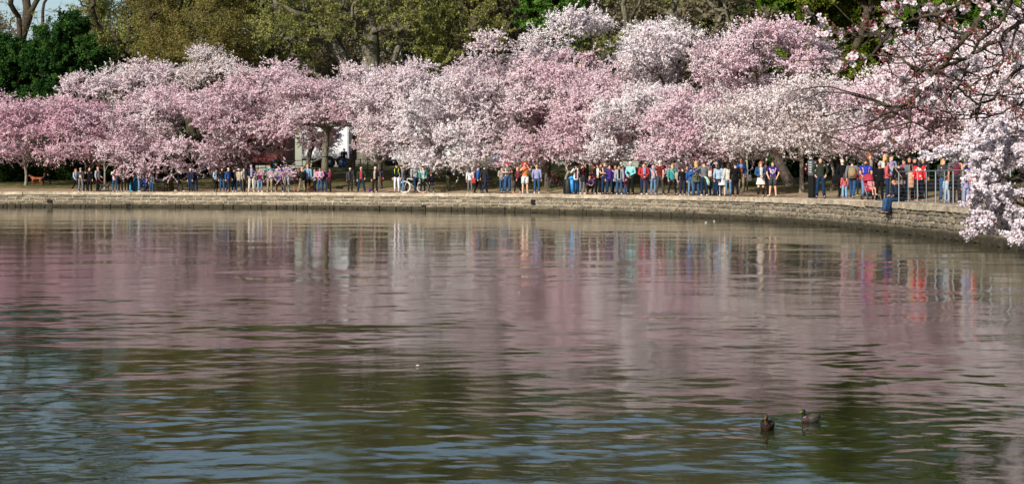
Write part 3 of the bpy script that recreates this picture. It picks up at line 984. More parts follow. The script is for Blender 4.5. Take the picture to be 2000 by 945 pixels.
# a deep belt of woodland farther off, each tree its own; three grown once, then copied
def wood_proto(seed, leaf, H, R, N, size, label, bk):
    r = np.random.default_rng(seed)
    att = lobes_points(r, (0, 0, H * .58), (R, R, H * .42), 12, 420)
    P_, par, rad, br, dr = skeleton(r, np.zeros(3), np.array([0, 0, H * .22]), att, .45, seg=1.2, tip=.02, expo=2.0, wob=.2)
    tp, td, tL, tgm = twigs(r, P_, rad, dr, .09, 5, .6, 2.0, rw=.016)
    tm = wood_mesh('trunk', P_, rad, br, bk, extra=tgm)
    pick = r.integers(0, len(tp), N)
    C = tp[pick] + td[pick] * tL[pick] * r.uniform(.2, 1.1, (N, 1)) + r.normal(size=(N, 3)) * .25
    V, Fc = flakes(r, C, size)
    return tm, mesh_np('crown', V, [Fc], [LEAF[leaf]])
WP = [wood_proto(201, 'brown', 20, 6, 26000, .12, '', barkD), wood_proto(202, 'bud', 19, 6.5, 30000, .11, '', barkG), wood_proto(203, 'brown', 22, 6.5, 24000, .13, '', barkG)]
wl = ['brown budding tree of the far woodland belt', 'yellow green budding tree of the far woodland belt', 'tall grey brown tree of the far woodland belt']
rr = random.Random(9)
gW = ['brown budding trees of the far belt', 'yellow green budding trees of the far belt', 'tall grey brown trees of the far belt']
fw = [(-150, 50, 2), (-90, 60, 0), (240, 62, 1), (310, 52, 0), (400, 45, 1), (470, 56, 2), (545, 46, 1), (620, 56, 0), (690, 48, 2), (765, 55, 0), (830, 46, 2), (905, 50, 0), (975, 56, 2), (1050, 48, 0), (1120, 55, 2), (1190, 47, 0), (1260, 55, 2), (1330, 50, 0), (1400, 56, 2), (1480, 50, 0), (1570, 50, 1), (1660, 48, 0), (1750, 48, 1), (1850, 44, 0), (1960, 44, 1), (2080, 40, 0), (2220, 38, 1), (2400, 36, 0)]
FWN = {-150: 'outside the left edge', -90: 'just outside the left edge', 240: 'behind the arching bare tree', 310: 'behind the left side of the willow', 400: 'behind the middle of the willow', 470: 'behind the right side of the willow', 545: 'behind the left limbs of the great elm', 620: 'left of the great elm trunk', 690: 'behind the great elm trunk', 765: 'right of the great elm trunk', 830: 'left of the second elm', 905: 'right of the second elm', 975: 'behind the bare tree with crooked limbs', 1050: 'behind the bright pine', 1120: 'right of the bright pine', 1190: 'behind the mossy bare tree', 1260: 'between the two grey bare trees', 1330: 'left of the second grey bare tree', 1400: 'right of the second grey bare tree', 1480: 'behind the mid green tree', 1570: 'right of the mid green tree', 1660: 'behind the sunlit yellow green tree', 1750: 'right of the sunlit yellow green tree', 1850: 'behind the near branch', 1960: 'behind the right end of the near branch', 2080: 'just outside the right edge', 2220: 'outside the right edge', 2400: 'far outside the right edge'}
for px, s, k in fw:
    if px <= 2000:
        x, y, z = on_shore(px, s)
    else:
        p, n = arc(arc_at_px(1990) + (px - 2000) / 12); p = p + n * s; x, y, z = p[0], p[1], gz(p[0], s)
    t = thing('woodland_tree', ['brown budding', 'yellow green budding', 'tall grey brown'][k] + ' woodland tree ' + FWN[px], 'tree', (x, y, z), rr.uniform(0, 6.28), gW[k], rr.uniform(1.05, 1.3) * (.8 if px < 220 else 1))
    add('trunk', WP[k][0], t); add('crown', WP[k][1], t)

# dark evergreen shrubbery under the trees
def shrub_mesh(seed, rx, rz, N, leaf, size=.12):
    r = np.random.default_rng(seed)
    att = lobes_points(r, (0, 0, rz), (rx, rx * .6, rz), 9, 120)
    P_, par, rad, br, dr = skeleton(r, np.zeros(3), np.array([0, 0, .3]), att, .08, seg=.6, tip=.01)
    C = att[r.integers(0, len(att), N)] + r.normal(size=(N, 3)) * np.array([.35, .3, .28]) * (rx / 3)
    C[:, 2] = np.maximum(C[:, 2], .05)
    V, Fc = flakes(r, C, size)
    return wood_mesh('stem', P_, rad, br, barkD), mesh_np('foliage', V, [Fc], [LEAF[leaf]])
SB = [shrub_mesh(301, 3.6, 1.7, 26000, 'evergreen'), shrub_mesh(302, 3.2, 1.3, 24000, 'evergreen'), shrub_mesh(303, 3.0, 1.5, 16000, 'brown', .1)]
sh = [(-40, 17, 0), (25, 18, 1), (85, 17, 0), (140, 18, 0), (195, 19, 1), (250, 18, 0), (305, 20, 2), (360, 21, 1), (415, 22, 2), (1375, 22, 1), (1415, 24, 0), (1465, 23, 0), (1510, 22, 0), (1555, 22, 1), (1600, 21, 0), (1650, 20, 0), (1700, 19, 2), (1750, 20, 0), (1800, 20, 1), (1860, 19, 0), (1930, 18, 0)]
SHN = ['at the very left edge', 'left of the slim trunk by the brown dog', 'behind the man walking the brown dog', 'left of the group with the black dog', 'behind the group with the black dog', 'behind the people at the blue sacks', 'behind the park bench', 'behind the lone man walking right', 'left of the red trolley bus', 'left of the massive old trunks', 'between the two massive old trunks', 'behind the steel sign pole', 'behind the woman in floral dress', 'behind the thick leaning trunk', 'behind the black signpost', 'behind the tan backpack', 'behind the bearded man', 'behind the left end of the railing', 'behind the red floral shirt', 'behind the blonde woman at the railing', 'behind the right end of the railing']
for si, (px, s, k) in enumerate(sh):
    x, y, z = on_shore(px, s)
    nb = SHN[si]
    t = thing('shrub', ['large dark evergreen shrub', 'low dark evergreen shrub', 'brown twiggy shrub'][k] + ' in the shade ' + nb, 'shrub', (x, y, z - .05), rr.uniform(-.4, .4), 'shrubs in the shade under the trees', rr.uniform(.85, 1.25))
    add('stem', SB[k][0], t); add('foliage', SB[k][1], t)

# ------------------------------------------------------------ people
V3 = lambda *a: np.array(a, float)
def J(**k):
    """joints of a 1.75 m figure facing -Y, its own left at +X"""
    b = dict(pel=V3(0, 0, .95), waist=V3(0, -.005, 1.10), chest=V3(0, .005, 1.30), neck=V3(0, .02, 1.46), head=V3(0, -.005, 1.60),
             shL=V3(.185, .01, 1.415), shR=V3(-.185, .01, 1.415), elL=V3(.235, .03, 1.13), elR=V3(-.235, .03, 1.13),
             wrL=V3(.235, -.05, .89), wrR=V3(-.235, -.05, .89), hipL=V3(.095, 0, .91), hipR=V3(-.095, 0, .91),
             knL=V3(.115, -.02, .50), knR=V3(-.115, -.02, .50), anL=V3(.125, .02, .09), anR=V3(-.125, .02, .09), lean=0, nod=0, yaw=0)
    b.update({a: (V3(*v) if isinstance(v, tuple) else v) for a, v in k.items()})
    return b
POSE = {
 'stand': J(),
 'relax': J(wrL=(.13, -.22, 1.02), elL=(.25, .03, 1.15), knR=(-.13, -.05, .50), anR=(-.16, -.03, .09), pel=(.02, 0, .95)),
 'pockets': J(elL=(.29, .06, 1.16), elR=(-.29, .06, 1.16), wrL=(.20, -.06, .97), wrR=(-.20, -.06, .97), anL=(.15, .02, .09), anR=(-.15, .02, .09)),
 'photo': J(elL=(.27, -.20, 1.28), elR=(-.27, -.20, 1.28), wrL=(.09, -.26, 1.54), wrR=(-.09, -.26, 1.54)),
 'reach': J(elL=(.30, -.10, 1.55), elR=(-.30, -.10, 1.55), wrL=(.10, -.26, 1.80), wrR=(-.10, -.26, 1.80)),
 'phone': J(elL=(.26, .0, 1.16), elR=(-.26, .0, 1.16), wrL=(.07, -.27, 1.17), wrR=(-.07, -.27, 1.17), head=(0, -.04, 1.59), nod=.35),
 'clasp': J(elL=(.26, .02, 1.14), elR=(-.26, .02, 1.14), wrL=(.05, -.20, 1.00), wrR=(-.05, -.20, .99)),
 'walk': J(knL=(.10, -.17, .53), anL=(.10, -.28, .10), knR=(-.10, .05, .50), anR=(-.10, .32, .16), elL=(.24, .10, 1.15), wrL=(.22, .14, .90), elR=(-.24, -.02, 1.14), wrR=(-.22, -.20, .95), chest=(0, -.02, 1.30)),
 'stride': J(knL=(.10, .06, .50), anL=(.10, .22, .12), knR=(-.10, -.12, .52), anR=(-.10, -.18, .09), elL=(.24, -.03, 1.14), wrL=(.22, -.16, .93), elR=(-.24, .09, 1.14), wrR=(-.22, .08, .89)),
 'wide': J(anL=(.24, .02, .09), anR=(-.22, .02, .09), knL=(.17, -.02, .50), knR=(-.16, -.02, .50), elL=(.27, .03, 1.15), wrL=(.26, -.12, .98)),
 'bend': J(waist=(0, -.06, 1.10), chest=(0, -.20, 1.24), neck=(0, -.30, 1.36), head=(0, -.38, 1.46), shL=(.18, -.26, 1.32), shR=(-.18, -.26, 1.32), elL=(.2, -.38, 1.10), elR=(-.2, -.38, 1.10), wrL=(.08, -.48, .95), wrR=(-.08, -.48, .95), nod=.4),
 'crouch': J(pel=(0, .10, .42), waist=(0, .04, .56), chest=(0, -.05, .74), neck=(0, -.10, .90), head=(0, -.13, 1.04), shL=(.18, -.08, .86), shR=(-.18, -.08, .86), elL=(.24, -.22, .66), elR=(-.24, -.22, .66), wrL=(.10, -.38, .58), wrR=(-.10, -.38, .58), hipL=(.1, .08, .40), hipR=(-.1, .08, .40), knL=(.17, -.32, .50), knR=(-.17, -.32, .50), anL=(.13, -.12, .09), anR=(-.13, -.12, .09)),
 'ledge': J(pel=(0, 0, .12), waist=(0, .02, .28), chest=(0, -.04, .47), neck=(0, -.09, .63), head=(0, -.14, .76), shL=(.18, -.08, .58), shR=(-.18, -.08, .58), elL=(.24, -.10, .34), elR=(-.24, -.10, .34), wrL=(.07, -.28, .24), wrR=(-.07, -.28, .24), hipL=(.1, -.03, .10), hipR=(-.1, -.03, .10), knL=(.12, -.46, .07), knR=(-.12, -.46, .07), anL=(.12, -.50, -.36), anR=(-.12, -.47, -.36), nod=.3),
 'seat': J(pel=(0, 0, .12), waist=(0, .03, .28), chest=(0, .06, .47), neck=(0, .07, .63), head=(0, .04, .77), shL=(.18, .06, .58), shR=(-.18, .06, .58), elL=(.22, -.02, .36), elR=(-.22, -.02, .36), wrL=(.10, -.22, .28), wrR=(-.10, -.22, .28), hipL=(.1, -.03, .10), hipR=(-.1, -.03, .10), knL=(.11, -.44, .12), knR=(-.11, -.44, .12), anL=(.10, -.52, -.26), anR=(-.10, -.52, -.26)),
 'push': J(elL=(.23, -.08, 1.16), elR=(-.23, -.08, 1.16), wrL=(.16, -.34, 1.02), wrR=(-.16, -.34, 1.02), knR=(-.10, -.04, .5), anR=(-.10, .12, .1)),
 'hug': J(elL=(.34, -.10, 1.30), wrL=(.42, -.22, 1.22), elR=(-.26, .0, 1.15), wrR=(-.10, -.22, 1.12)),
 'carry': J(elR=(-.26, -.02, 1.15), wrR=(-.12, -.26, 1.20), elL=(.24, -.05, 1.15), wrL=(.02, -.28, 1.12)),
}
def head_geo(g, j, child=0):
    """head with brow, nose, lips, chin and ears; materials 0 skin, 1 eyes/lips"""
    sc = 1.0 + .28 * child
    h = j['head']; nod = j['nod']; yaw = j['yaw']
    prof = [(-.118, .032, .030, -.040), (-.105, .044, .046, -.030), (-.075, .058, .066, -.016), (-.04, .066, .080, -.006), (0, .072, .090, 0), (.04, .075, .095, .004), (.08, .070, .090, .006), (.11, .050, .066, .008), (.128, .018, .022, .010)]
    R = Matrix.Rotation(yaw, 3, 'Z') @ Matrix.Rotation(nod, 3, 'X')
    Rn = np.array(R)
    n = 12; V = []; Fc = []
    for z, rx, ry, oy in prof:
        for k in range(n):
            a = 2 * math.pi * k / n
            V.append((rx * math.cos(a), oy + ry * math.sin(a), z))
    for i in range(len(prof) - 1):
        for k in range(n):
            a = i * n + k; b = i * n + (k + 1) % n
            Fc.append((a, b, b + n, a + n))
    Fc.append(tuple(reversed(range(n)))); Fc.append(tuple((len(prof) - 1) * n + k for k in range(n)))
    def put(V, Fc, m=0): g.raw((np.array(V) * sc) @ Rn.T + h, Fc, m)
    put(V, Fc)
    put([(-.017, -.086, -.035), (.017, -.086, -.035), (0, -.118, -.028), (0, -.088, .022), (-.010, -.086, .0), (.010, -.086, 0)], [(0, 2, 1), (0, 4, 2), (4, 3, 2), (3, 5, 2), (5, 1, 2)])
    for s in (-1, 1):
        put([(s * .018, -.0925, .008), (s * .042, -.083, .008), (s * .042, -.083, .020), (s * .018, -.0925, .020)], [(0, 1, 2, 3)], 1)
        put([(s * .072, -.01, -.03), (s * .086, .012, -.015), (s * .086, .014, .022), (s * .070, -.012, .028), (s * .07, .015, -.02)], [(0, 1, 2, 3), (0, 4, 1), (4, 3, 2), (4, 2, 1)])
    put([(-.022, -.0845, -.066), (.022, -.0845, -.066), (.018, -.084, -.056), (-.018, -.084, -.056)], [(0, 1, 2, 3)], 2)

def hand_geo(g, el, wr, side):
    d = wr - el; d = d / (np.linalg.norm(d) + 1e-9)
    pal = wr + d * .085
    x = np.cross(d, V3(0, 0, 1)); x = x / (np.linalg.norm(x) + 1e-6) if np.linalg.norm(x) > .2 else V3(0, 1, 0)
    cu = np.cross(x, d) * -1
    for k, L in enumerate((.062, .072, .068, .052)):
        o = pal + x * (-.027 + .018 * k) - d * .01
        g.tube([o, o + d * L * .55, o + d * L * .9 + cu * L * .35], [.0095, .009, .007], 4)
    o = wr + d * .03 + x * .03 * side
    g.tube([o, o + d * .03 + x * .022 * side, o + d * .06 + x * .026 * side], [.012, .011, .008], 4)

def body_mesh(pname, child):
    """one continuous skinned body, head and fingers included"""
    j = POSE[pname]
    names = ['pel', 'waist', 'chest', 'neck', 'shL', 'elL', 'wrL', 'pL', 'shR', 'elR', 'wrR', 'pR', 'hipL', 'knL', 'anL', 'ftL', 'hipR', 'knR', 'anR', 'ftR', 'hd']
    def ext(a, b, L):
        d = b - a; return b + d / np.linalg.norm(d) * L
    q = dict(j); q['pL'] = ext(j['elL'], j['wrL'], .075); q['pR'] = ext(j['elR'], j['wrR'], .075)
    q['ftL'] = j['anL'] + V3(.01, -.14, -.05); q['ftR'] = j['anR'] + V3(-.01, -.14, -.05); q['hd'] = j['head'] - V3(0, 0, .02)
    R = dict(pel=(.135, .105), waist=(.12, .09), chest=(.145, .105), neck=(.055, .055), shL=(.06, .06), elL=(.042, .042), wrL=(.029, .029), pL=(.034, .018), hipL=(.085, .085), knL=(.058, .058), anL=(.04, .04), ftL=(.038, .03), hd=(.055, .06))
    for k in ('sh', 'el', 'wr', 'p', 'hip', 'kn', 'an', 'ft'): R[k + 'R'] = R[k + 'L']
    E = [('pel', 'waist'), ('waist', 'chest'), ('chest', 'neck'), ('neck', 'hd'), ('chest', 'shL'), ('shL', 'elL'), ('elL', 'wrL'), ('wrL', 'pL'), ('chest', 'shR'), ('shR', 'elR'), ('elR', 'wrR'), ('wrR', 'pR'),
         ('pel', 'hipL'), ('hipL', 'knL'), ('knL', 'anL'), ('anL', 'ftL'), ('pel', 'hipR'), ('hipR', 'knR'), ('knR', 'anR'), ('anR', 'ftR')]
    me = bpy.data.meshes.new('tmp')
    me.from_pydata([tuple(q[n]) for n in names], [(names.index(a), names.index(b)) for a, b in E], [])
    o = bpy.data.objects.new('tmp', me); COL.objects.link(o)
    bpy.context.view_layer.objects.active = o
    sm = o.modifiers.new('s', 'SKIN'); o.modifiers.new('u', 'SUBSURF').levels = 1
    if not me.skin_vertices: me.skin_vertices.new() if hasattr(me.skin_vertices, 'new') else None
    for i, n in enumerate(names):
        me.skin_vertices[0].data[i].radius = R[n]
    me.skin_vertices[0].data[0].use_root = True
    return o, j
def dg_collect(items):
    dg = bpy.context.evaluated_depsgraph_get()
    out = {}
    for key, (o, j) in items.items():
        ev = o.evaluated_get(dg); m = ev.to_mesh()
        V = np.empty(len(m.vertices) * 3); m.vertices.foreach_get('co', V)
        Fc = [tuple(p.vertices) for p in m.polygons]
        ev.to_mesh_clear()
        g = G(); g.raw(V.reshape(-1, 3), Fc)
        head_geo(g, j, key[1]); hand_geo(g, j['elL'], j['wrL'], -1); hand_geo(g, j['elR'], j['wrR'], 1)
        out[key] = g.mesh('body', [None, None, None], True)
    for o, j in items.values():
        me = o.data; bpy.data.objects.remove(o); bpy.data.meshes.remove(me)
    return out

def lerp(a, b, t): return a * (1 - t) + b * t
def top_mesh(pn, kind, fat):
    j = POSE[pn]; g = G(); w = 1.0 + fat
    th = {'tee': 0, 'tank': -.004, 'sweater': .006, 'shirt': .004, 'jacket': .014, 'coat': .018, 'vest': .010}[kind]
    pel, wa, ch, nk = j['pel'], j['waist'], j['chest'], j['neck']
    sh = (j['shL'] + j['shR']) / 2
    hem = {'tee': -.04, 'tank': -.03, 'sweater': -.04, 'shirt': -.07, 'jacket': -.10, 'coat': -.22, 'vest': -.06}[kind]
    dn = pel - wa; dn = dn / np.linalg.norm(dn)
    pts = [pel + dn * (-hem), pel + dn * .02, wa, lerp(wa, ch, .6), ch, lerp(ch, sh, .75), sh + (nk - ch) * .12, nk + (nk - ch) * .02]
    if pn in ('crouch', 'ledge', 'seat', 'bend'): pts[0] = pel + dn * .03; pts[1] = pel - dn * .02
    rr = [(.158 * w, .112 * w), (.155 * w, .112 * w), (.138 * w, .10 * w), (.150 * w, .108 * w), (.170 * w, .112 * w), (.178, .100), (.150, .085), (.062, .064)]
    rr = [(a + th, b + th) for a, b in rr]
    def mf(i, k, n):
        # front opening shows the shirt underneath
        return 1 if kind in ('jacket', 'coat', 'vest') and k in (n * 3 // 4 - 1, n * 3 // 4) and i > 0 else 0
    g.loft(pts, rr, 16, 0, cap=True, mfun=mf)
    if kind not in ('vest', 'tank'):
        for s in 'LR':
            a, e, wv = j['sh' + s], j['el' + s], j['wr' + s]
            inn = lerp(sh, a, .55)
            if kind == 'tee':
                g.tube([inn, a, lerp(a, e, .35), lerp(a, e, .62)], [.07, .074 + th, .064 + th, .066 + th], 9)
            else:
                g.tube([inn, a, lerp(a, e, .5), e, lerp(e, wv, .5), lerp(e, wv, .96)], [.072, .072 + th, .058 + th, .052 + th, .046 + th, .040 + th], 9)
    return g.mesh('top', [None, None], True)

def bottom_mesh(pn, kind):
    j = POSE[pn]; g = G(); pel = j['pel']
    up = (j['waist'] - pel); up = up / np.linalg.norm(up)
    if kind in ('pants', 'skinny', 'capri', 'shorts', 'wideleg'):
        a, b_, c = {'pants': (.098, .070, .062), 'skinny': (.092, .060, .044), 'capri': (.096, .068, .058), 'shorts': (.106, .098, .098), 'wideleg': (.10, .08, .095)}[kind]
        hc = (j['hipL'] + j['hipR']) / 2
        if pn in ('crouch', 'ledge', 'seat'):
            g.loft([pel + up * .10, pel, pel - up * .09], [(.14, .10), (.155, .125), (.13, .11)], 12)
        else:
            g.loft([pel + up * .10, pel + up * .02, hc, hc - up * .07], [(.140, .100), (.155, .112), (.160, .115), (.12, .09)], 12)
        for s in 'LR':
            h, k, n = j['hip' + s], j['kn' + s], j['an' + s]
            if kind == 'shorts':
                g.tube([h + up * .03, lerp(h, k, .4), lerp(h, k, .86)], [a, b_, c], 10)
            else:
                e = .80 if kind == 'capri' else 1.0
                g.tube([h + up * .03, lerp(h, k, .5), k, lerp(k, n, .5), lerp(k, n, e) - V3(0, 0, .01)], [a, lerp(a, b_, .6), b_, lerp(b_, c, .5), c], 10)
    elif kind in ('skirt', 'dress'):
        bot = {'skirt': .60, 'dress': .62}[kind]
        g.loft([pel + V3(0, 0, .12), pel, lerp(pel, V3(pel[0], pel[1], bot), .5), V3(pel[0], pel[1], bot)], [(.142, .105), (.165, .12), (.20, .15), (.235, .185)], 18, cap=False)
    elif kind == 'hose':
        for s in 'LR':
            h, k, n = j['hip' + s], j['kn' + s], j['an' + s]
            g.tube([h, lerp(h, k, .5), k, n], [.086, .078, .058, .042], 8)
    return g.mesh('bottom', [None], True)

def shoes_mesh(pn, kind, side):
    j = POSE[pn]; g = G()
    for s in side:
        a = j['an' + s]; o = 1 if s == 'L' else -1
        f = 0 if pn not in ('walk', 'stride') else (.10 if a[1] > .15 else 0)
        heel = a + V3(0, .055, -.045); toe = a + V3(.025 * o, -.185, -.052 - f * .4)
        mid = lerp(heel, toe, .5) + V3(0, 0, .008)
        g.loft([heel, lerp(heel, toe, .15), mid, lerp(heel, toe, .85), toe], [(.028, .030), (.040, .046), (.046, .040), (.045, .030), (.022, .016)], 10, xa=(1, 0, 0))
        if kind == 'boots':
            g.tube([lerp(a, j['kn' + s], .93), lerp(a, j['kn' + s], .5), a], [.070, .066, .050], 10)
    return g.mesh('shoe', [None], True)

def hair_mesh(pn, style, child):
    j = POSE[pn]; g = G(); sc = 1.0 + .28 * child
    R = Matrix.Rotation(j['yaw'], 3, 'Z') @ Matrix.Rotation(j['nod'], 3, 'X'); Rn = np.array(R)
    h = j['head']
    g2 = G()
    def cap_(rx, ry, rz, zc, lo, n=14, k=6, yo=.012, m=0):
        V = [(0, yo, zc + rz)]
        for i in range(1, k + 1):
            t = i / k
            for q in range(n):
                a = 2 * math.pi * q / n
                front = max(0, -math.sin(a))
                ph = t * (math.pi * .5 + lo * (1 - front * 1.15) if lo > 0 else math.pi * .5)
                V.append((rx * math.sin(ph) * math.cos(a), yo + ry * math.sin(ph) * math.sin(a), zc + rz * math.cos(ph)))
        Fc = [(0, 1 + (q + 1) % n, 1 + q) for q in range(n)][::-1]
        for i in range(k - 1):
            for q in range(n):
                a = 1 + i * n + q; b = 1 + i * n + (q + 1) % n
                Fc.append((a, a + n, b + n, b))
        g2.raw(V, Fc, m)
    if style in ('short', 'bald', 'beard'):
        if style != 'bald':
            cap_(.084, .103, .100, .045, .55)
        else:
            cap_(.078, .098, .06, -.01, .0); g2 = G()
            g2.loft([(0, .03, -.03), (0, .03, .045)], [(.079, .080), (.080, .082)], 14, cap=False)
        if style == 'beard':
            g2.loft([(0, -.035, -.125), (0, -.035, -.09), (0, -.028, -.045)], [(.03, .035), (.056, .056), (.066, .064)], 12)
    elif style in ('long', 'curly', 'pony', 'bun'):
        e = .012 if style == 'curly' else 0
        cap_(.090 + e, .110 + e, .105 + e, .04, .75)
        if style in ('long', 'curly'):
            g2.loft([(0, .03, .07), (0, .045, -.02), (0, .065, -.13), (0, .075, -.24), (0, .07, -.33)], [(.088 + e, .075), (.094 + e * 2, .068), (.100 + e * 2, .052), (.088 + e * 2, .038), (.05, .018)], 12)
        elif style == 'pony':
            g2.tube([(0, .09, .06), (0, .135, .02), (0, .125, -.10), (0, .11, -.20)], [.028, .036, .030, .012], 8)
        else:
            g2.ball((0, .09, .11), .042, 8, 6)
    elif style in ('cap', 'beanie', 'hat'):
        cap_(.088, .106, .088 if style != 'beanie' else .100, .055, .15)
        if style == 'cap':
            g2.loft([(0, -.07, .055), (0, -.13, .050), (0, -.175, .040)], [(.070, .010), (.066, .008), (.035, .005)], 10, xa=(1, 0, 0))
        if style == 'hat':
            g2.loft([(0, .01, .045), (0, .01, .055)], [(.15, .165), (.145, .16)], 18)
        g2.loft([(0, .045, -.05), (0, .03, .05)], [(.066, .056), (.084, .08)], 12, cap=False, m=1)
    V = (np.concatenate(g2.V) * sc) @ Rn.T + h
    g.V = [V]; g.F = g2.F; g.M = g2.M; g.nv = len(V)
    return g.mesh('hair' if style not in ('cap', 'beanie', 'hat') else 'hat', [None, None], True)

CACHE = {}
def cached(key, fn, *a):
    if key not in CACHE: CACHE[key] = fn(*a)
    return CACHE[key]

C_ = dict(black='#17171b', char='#2c2d31', dgrey='#45474d', grey='#74777c', lgrey='#a9adb2', white='#e6e4e2', cream='#d8cdbf', beige='#b7a58c', tan='#a5875c', khaki='#9c8a68', olive='#4d4c34', brown='#4a3021', dbrown='#2c1c15', navy='#232e50', dnavy='#131828', denim='#37587f', ldenim='#6d92b5', ddenim='#203652', blue='#1b5fb0', royal='#1a3fc0', sky='#7fb0d8', lblue='#a9c3da', cyan='#7fdce0', teal='#0f9c98', green='#1b8a4a', dgreen='#2f3a2c', lime='#b8d922', yellow='#e0b020', orange='#f07c12', coral='#e0545a', red='#c8202c', dred='#6c1622', maroon='#7a1f3a', pink='#e58aa5', magenta='#b81f74', purple='#5b2a7c', violet='#3d2390', lav='#9b9fd0', peach='#dba27e', mint='#a8dcc0',
          blond='#b8925a', ginger='#a05a30', ghair='#8d8d8d', whair='#cfcac2', hblack='#120e0d', hbrown='#3a241a')
SK = {'a': '#d9a98c', 'b': '#c48f70', 'c': '#9a6a4c', 'd': '#5e3d2b'}
def cm(spec):
    if spec.startswith('*'):
        k = spec[1:]
        return {'floral': pattern('#e8dccd', '#3a2626', 16, .5), 'redfloral': pattern('#d8283a', '#f0d8b0', 7, .5), 'leggings': pattern('#dcd6e2', '#6a3a8a', 12, .55), 'plaid': pattern('#3d3a5c', '#9a4050', 22, .6), 'dfloral': pattern('#262a44', '#a9a4b4', 15, .5), 'tanfl': pattern('#b4a184', '#3a2a20', 12, .5)}[k]
    return (denim if 'denim' in spec else cloth)(C_[spec])

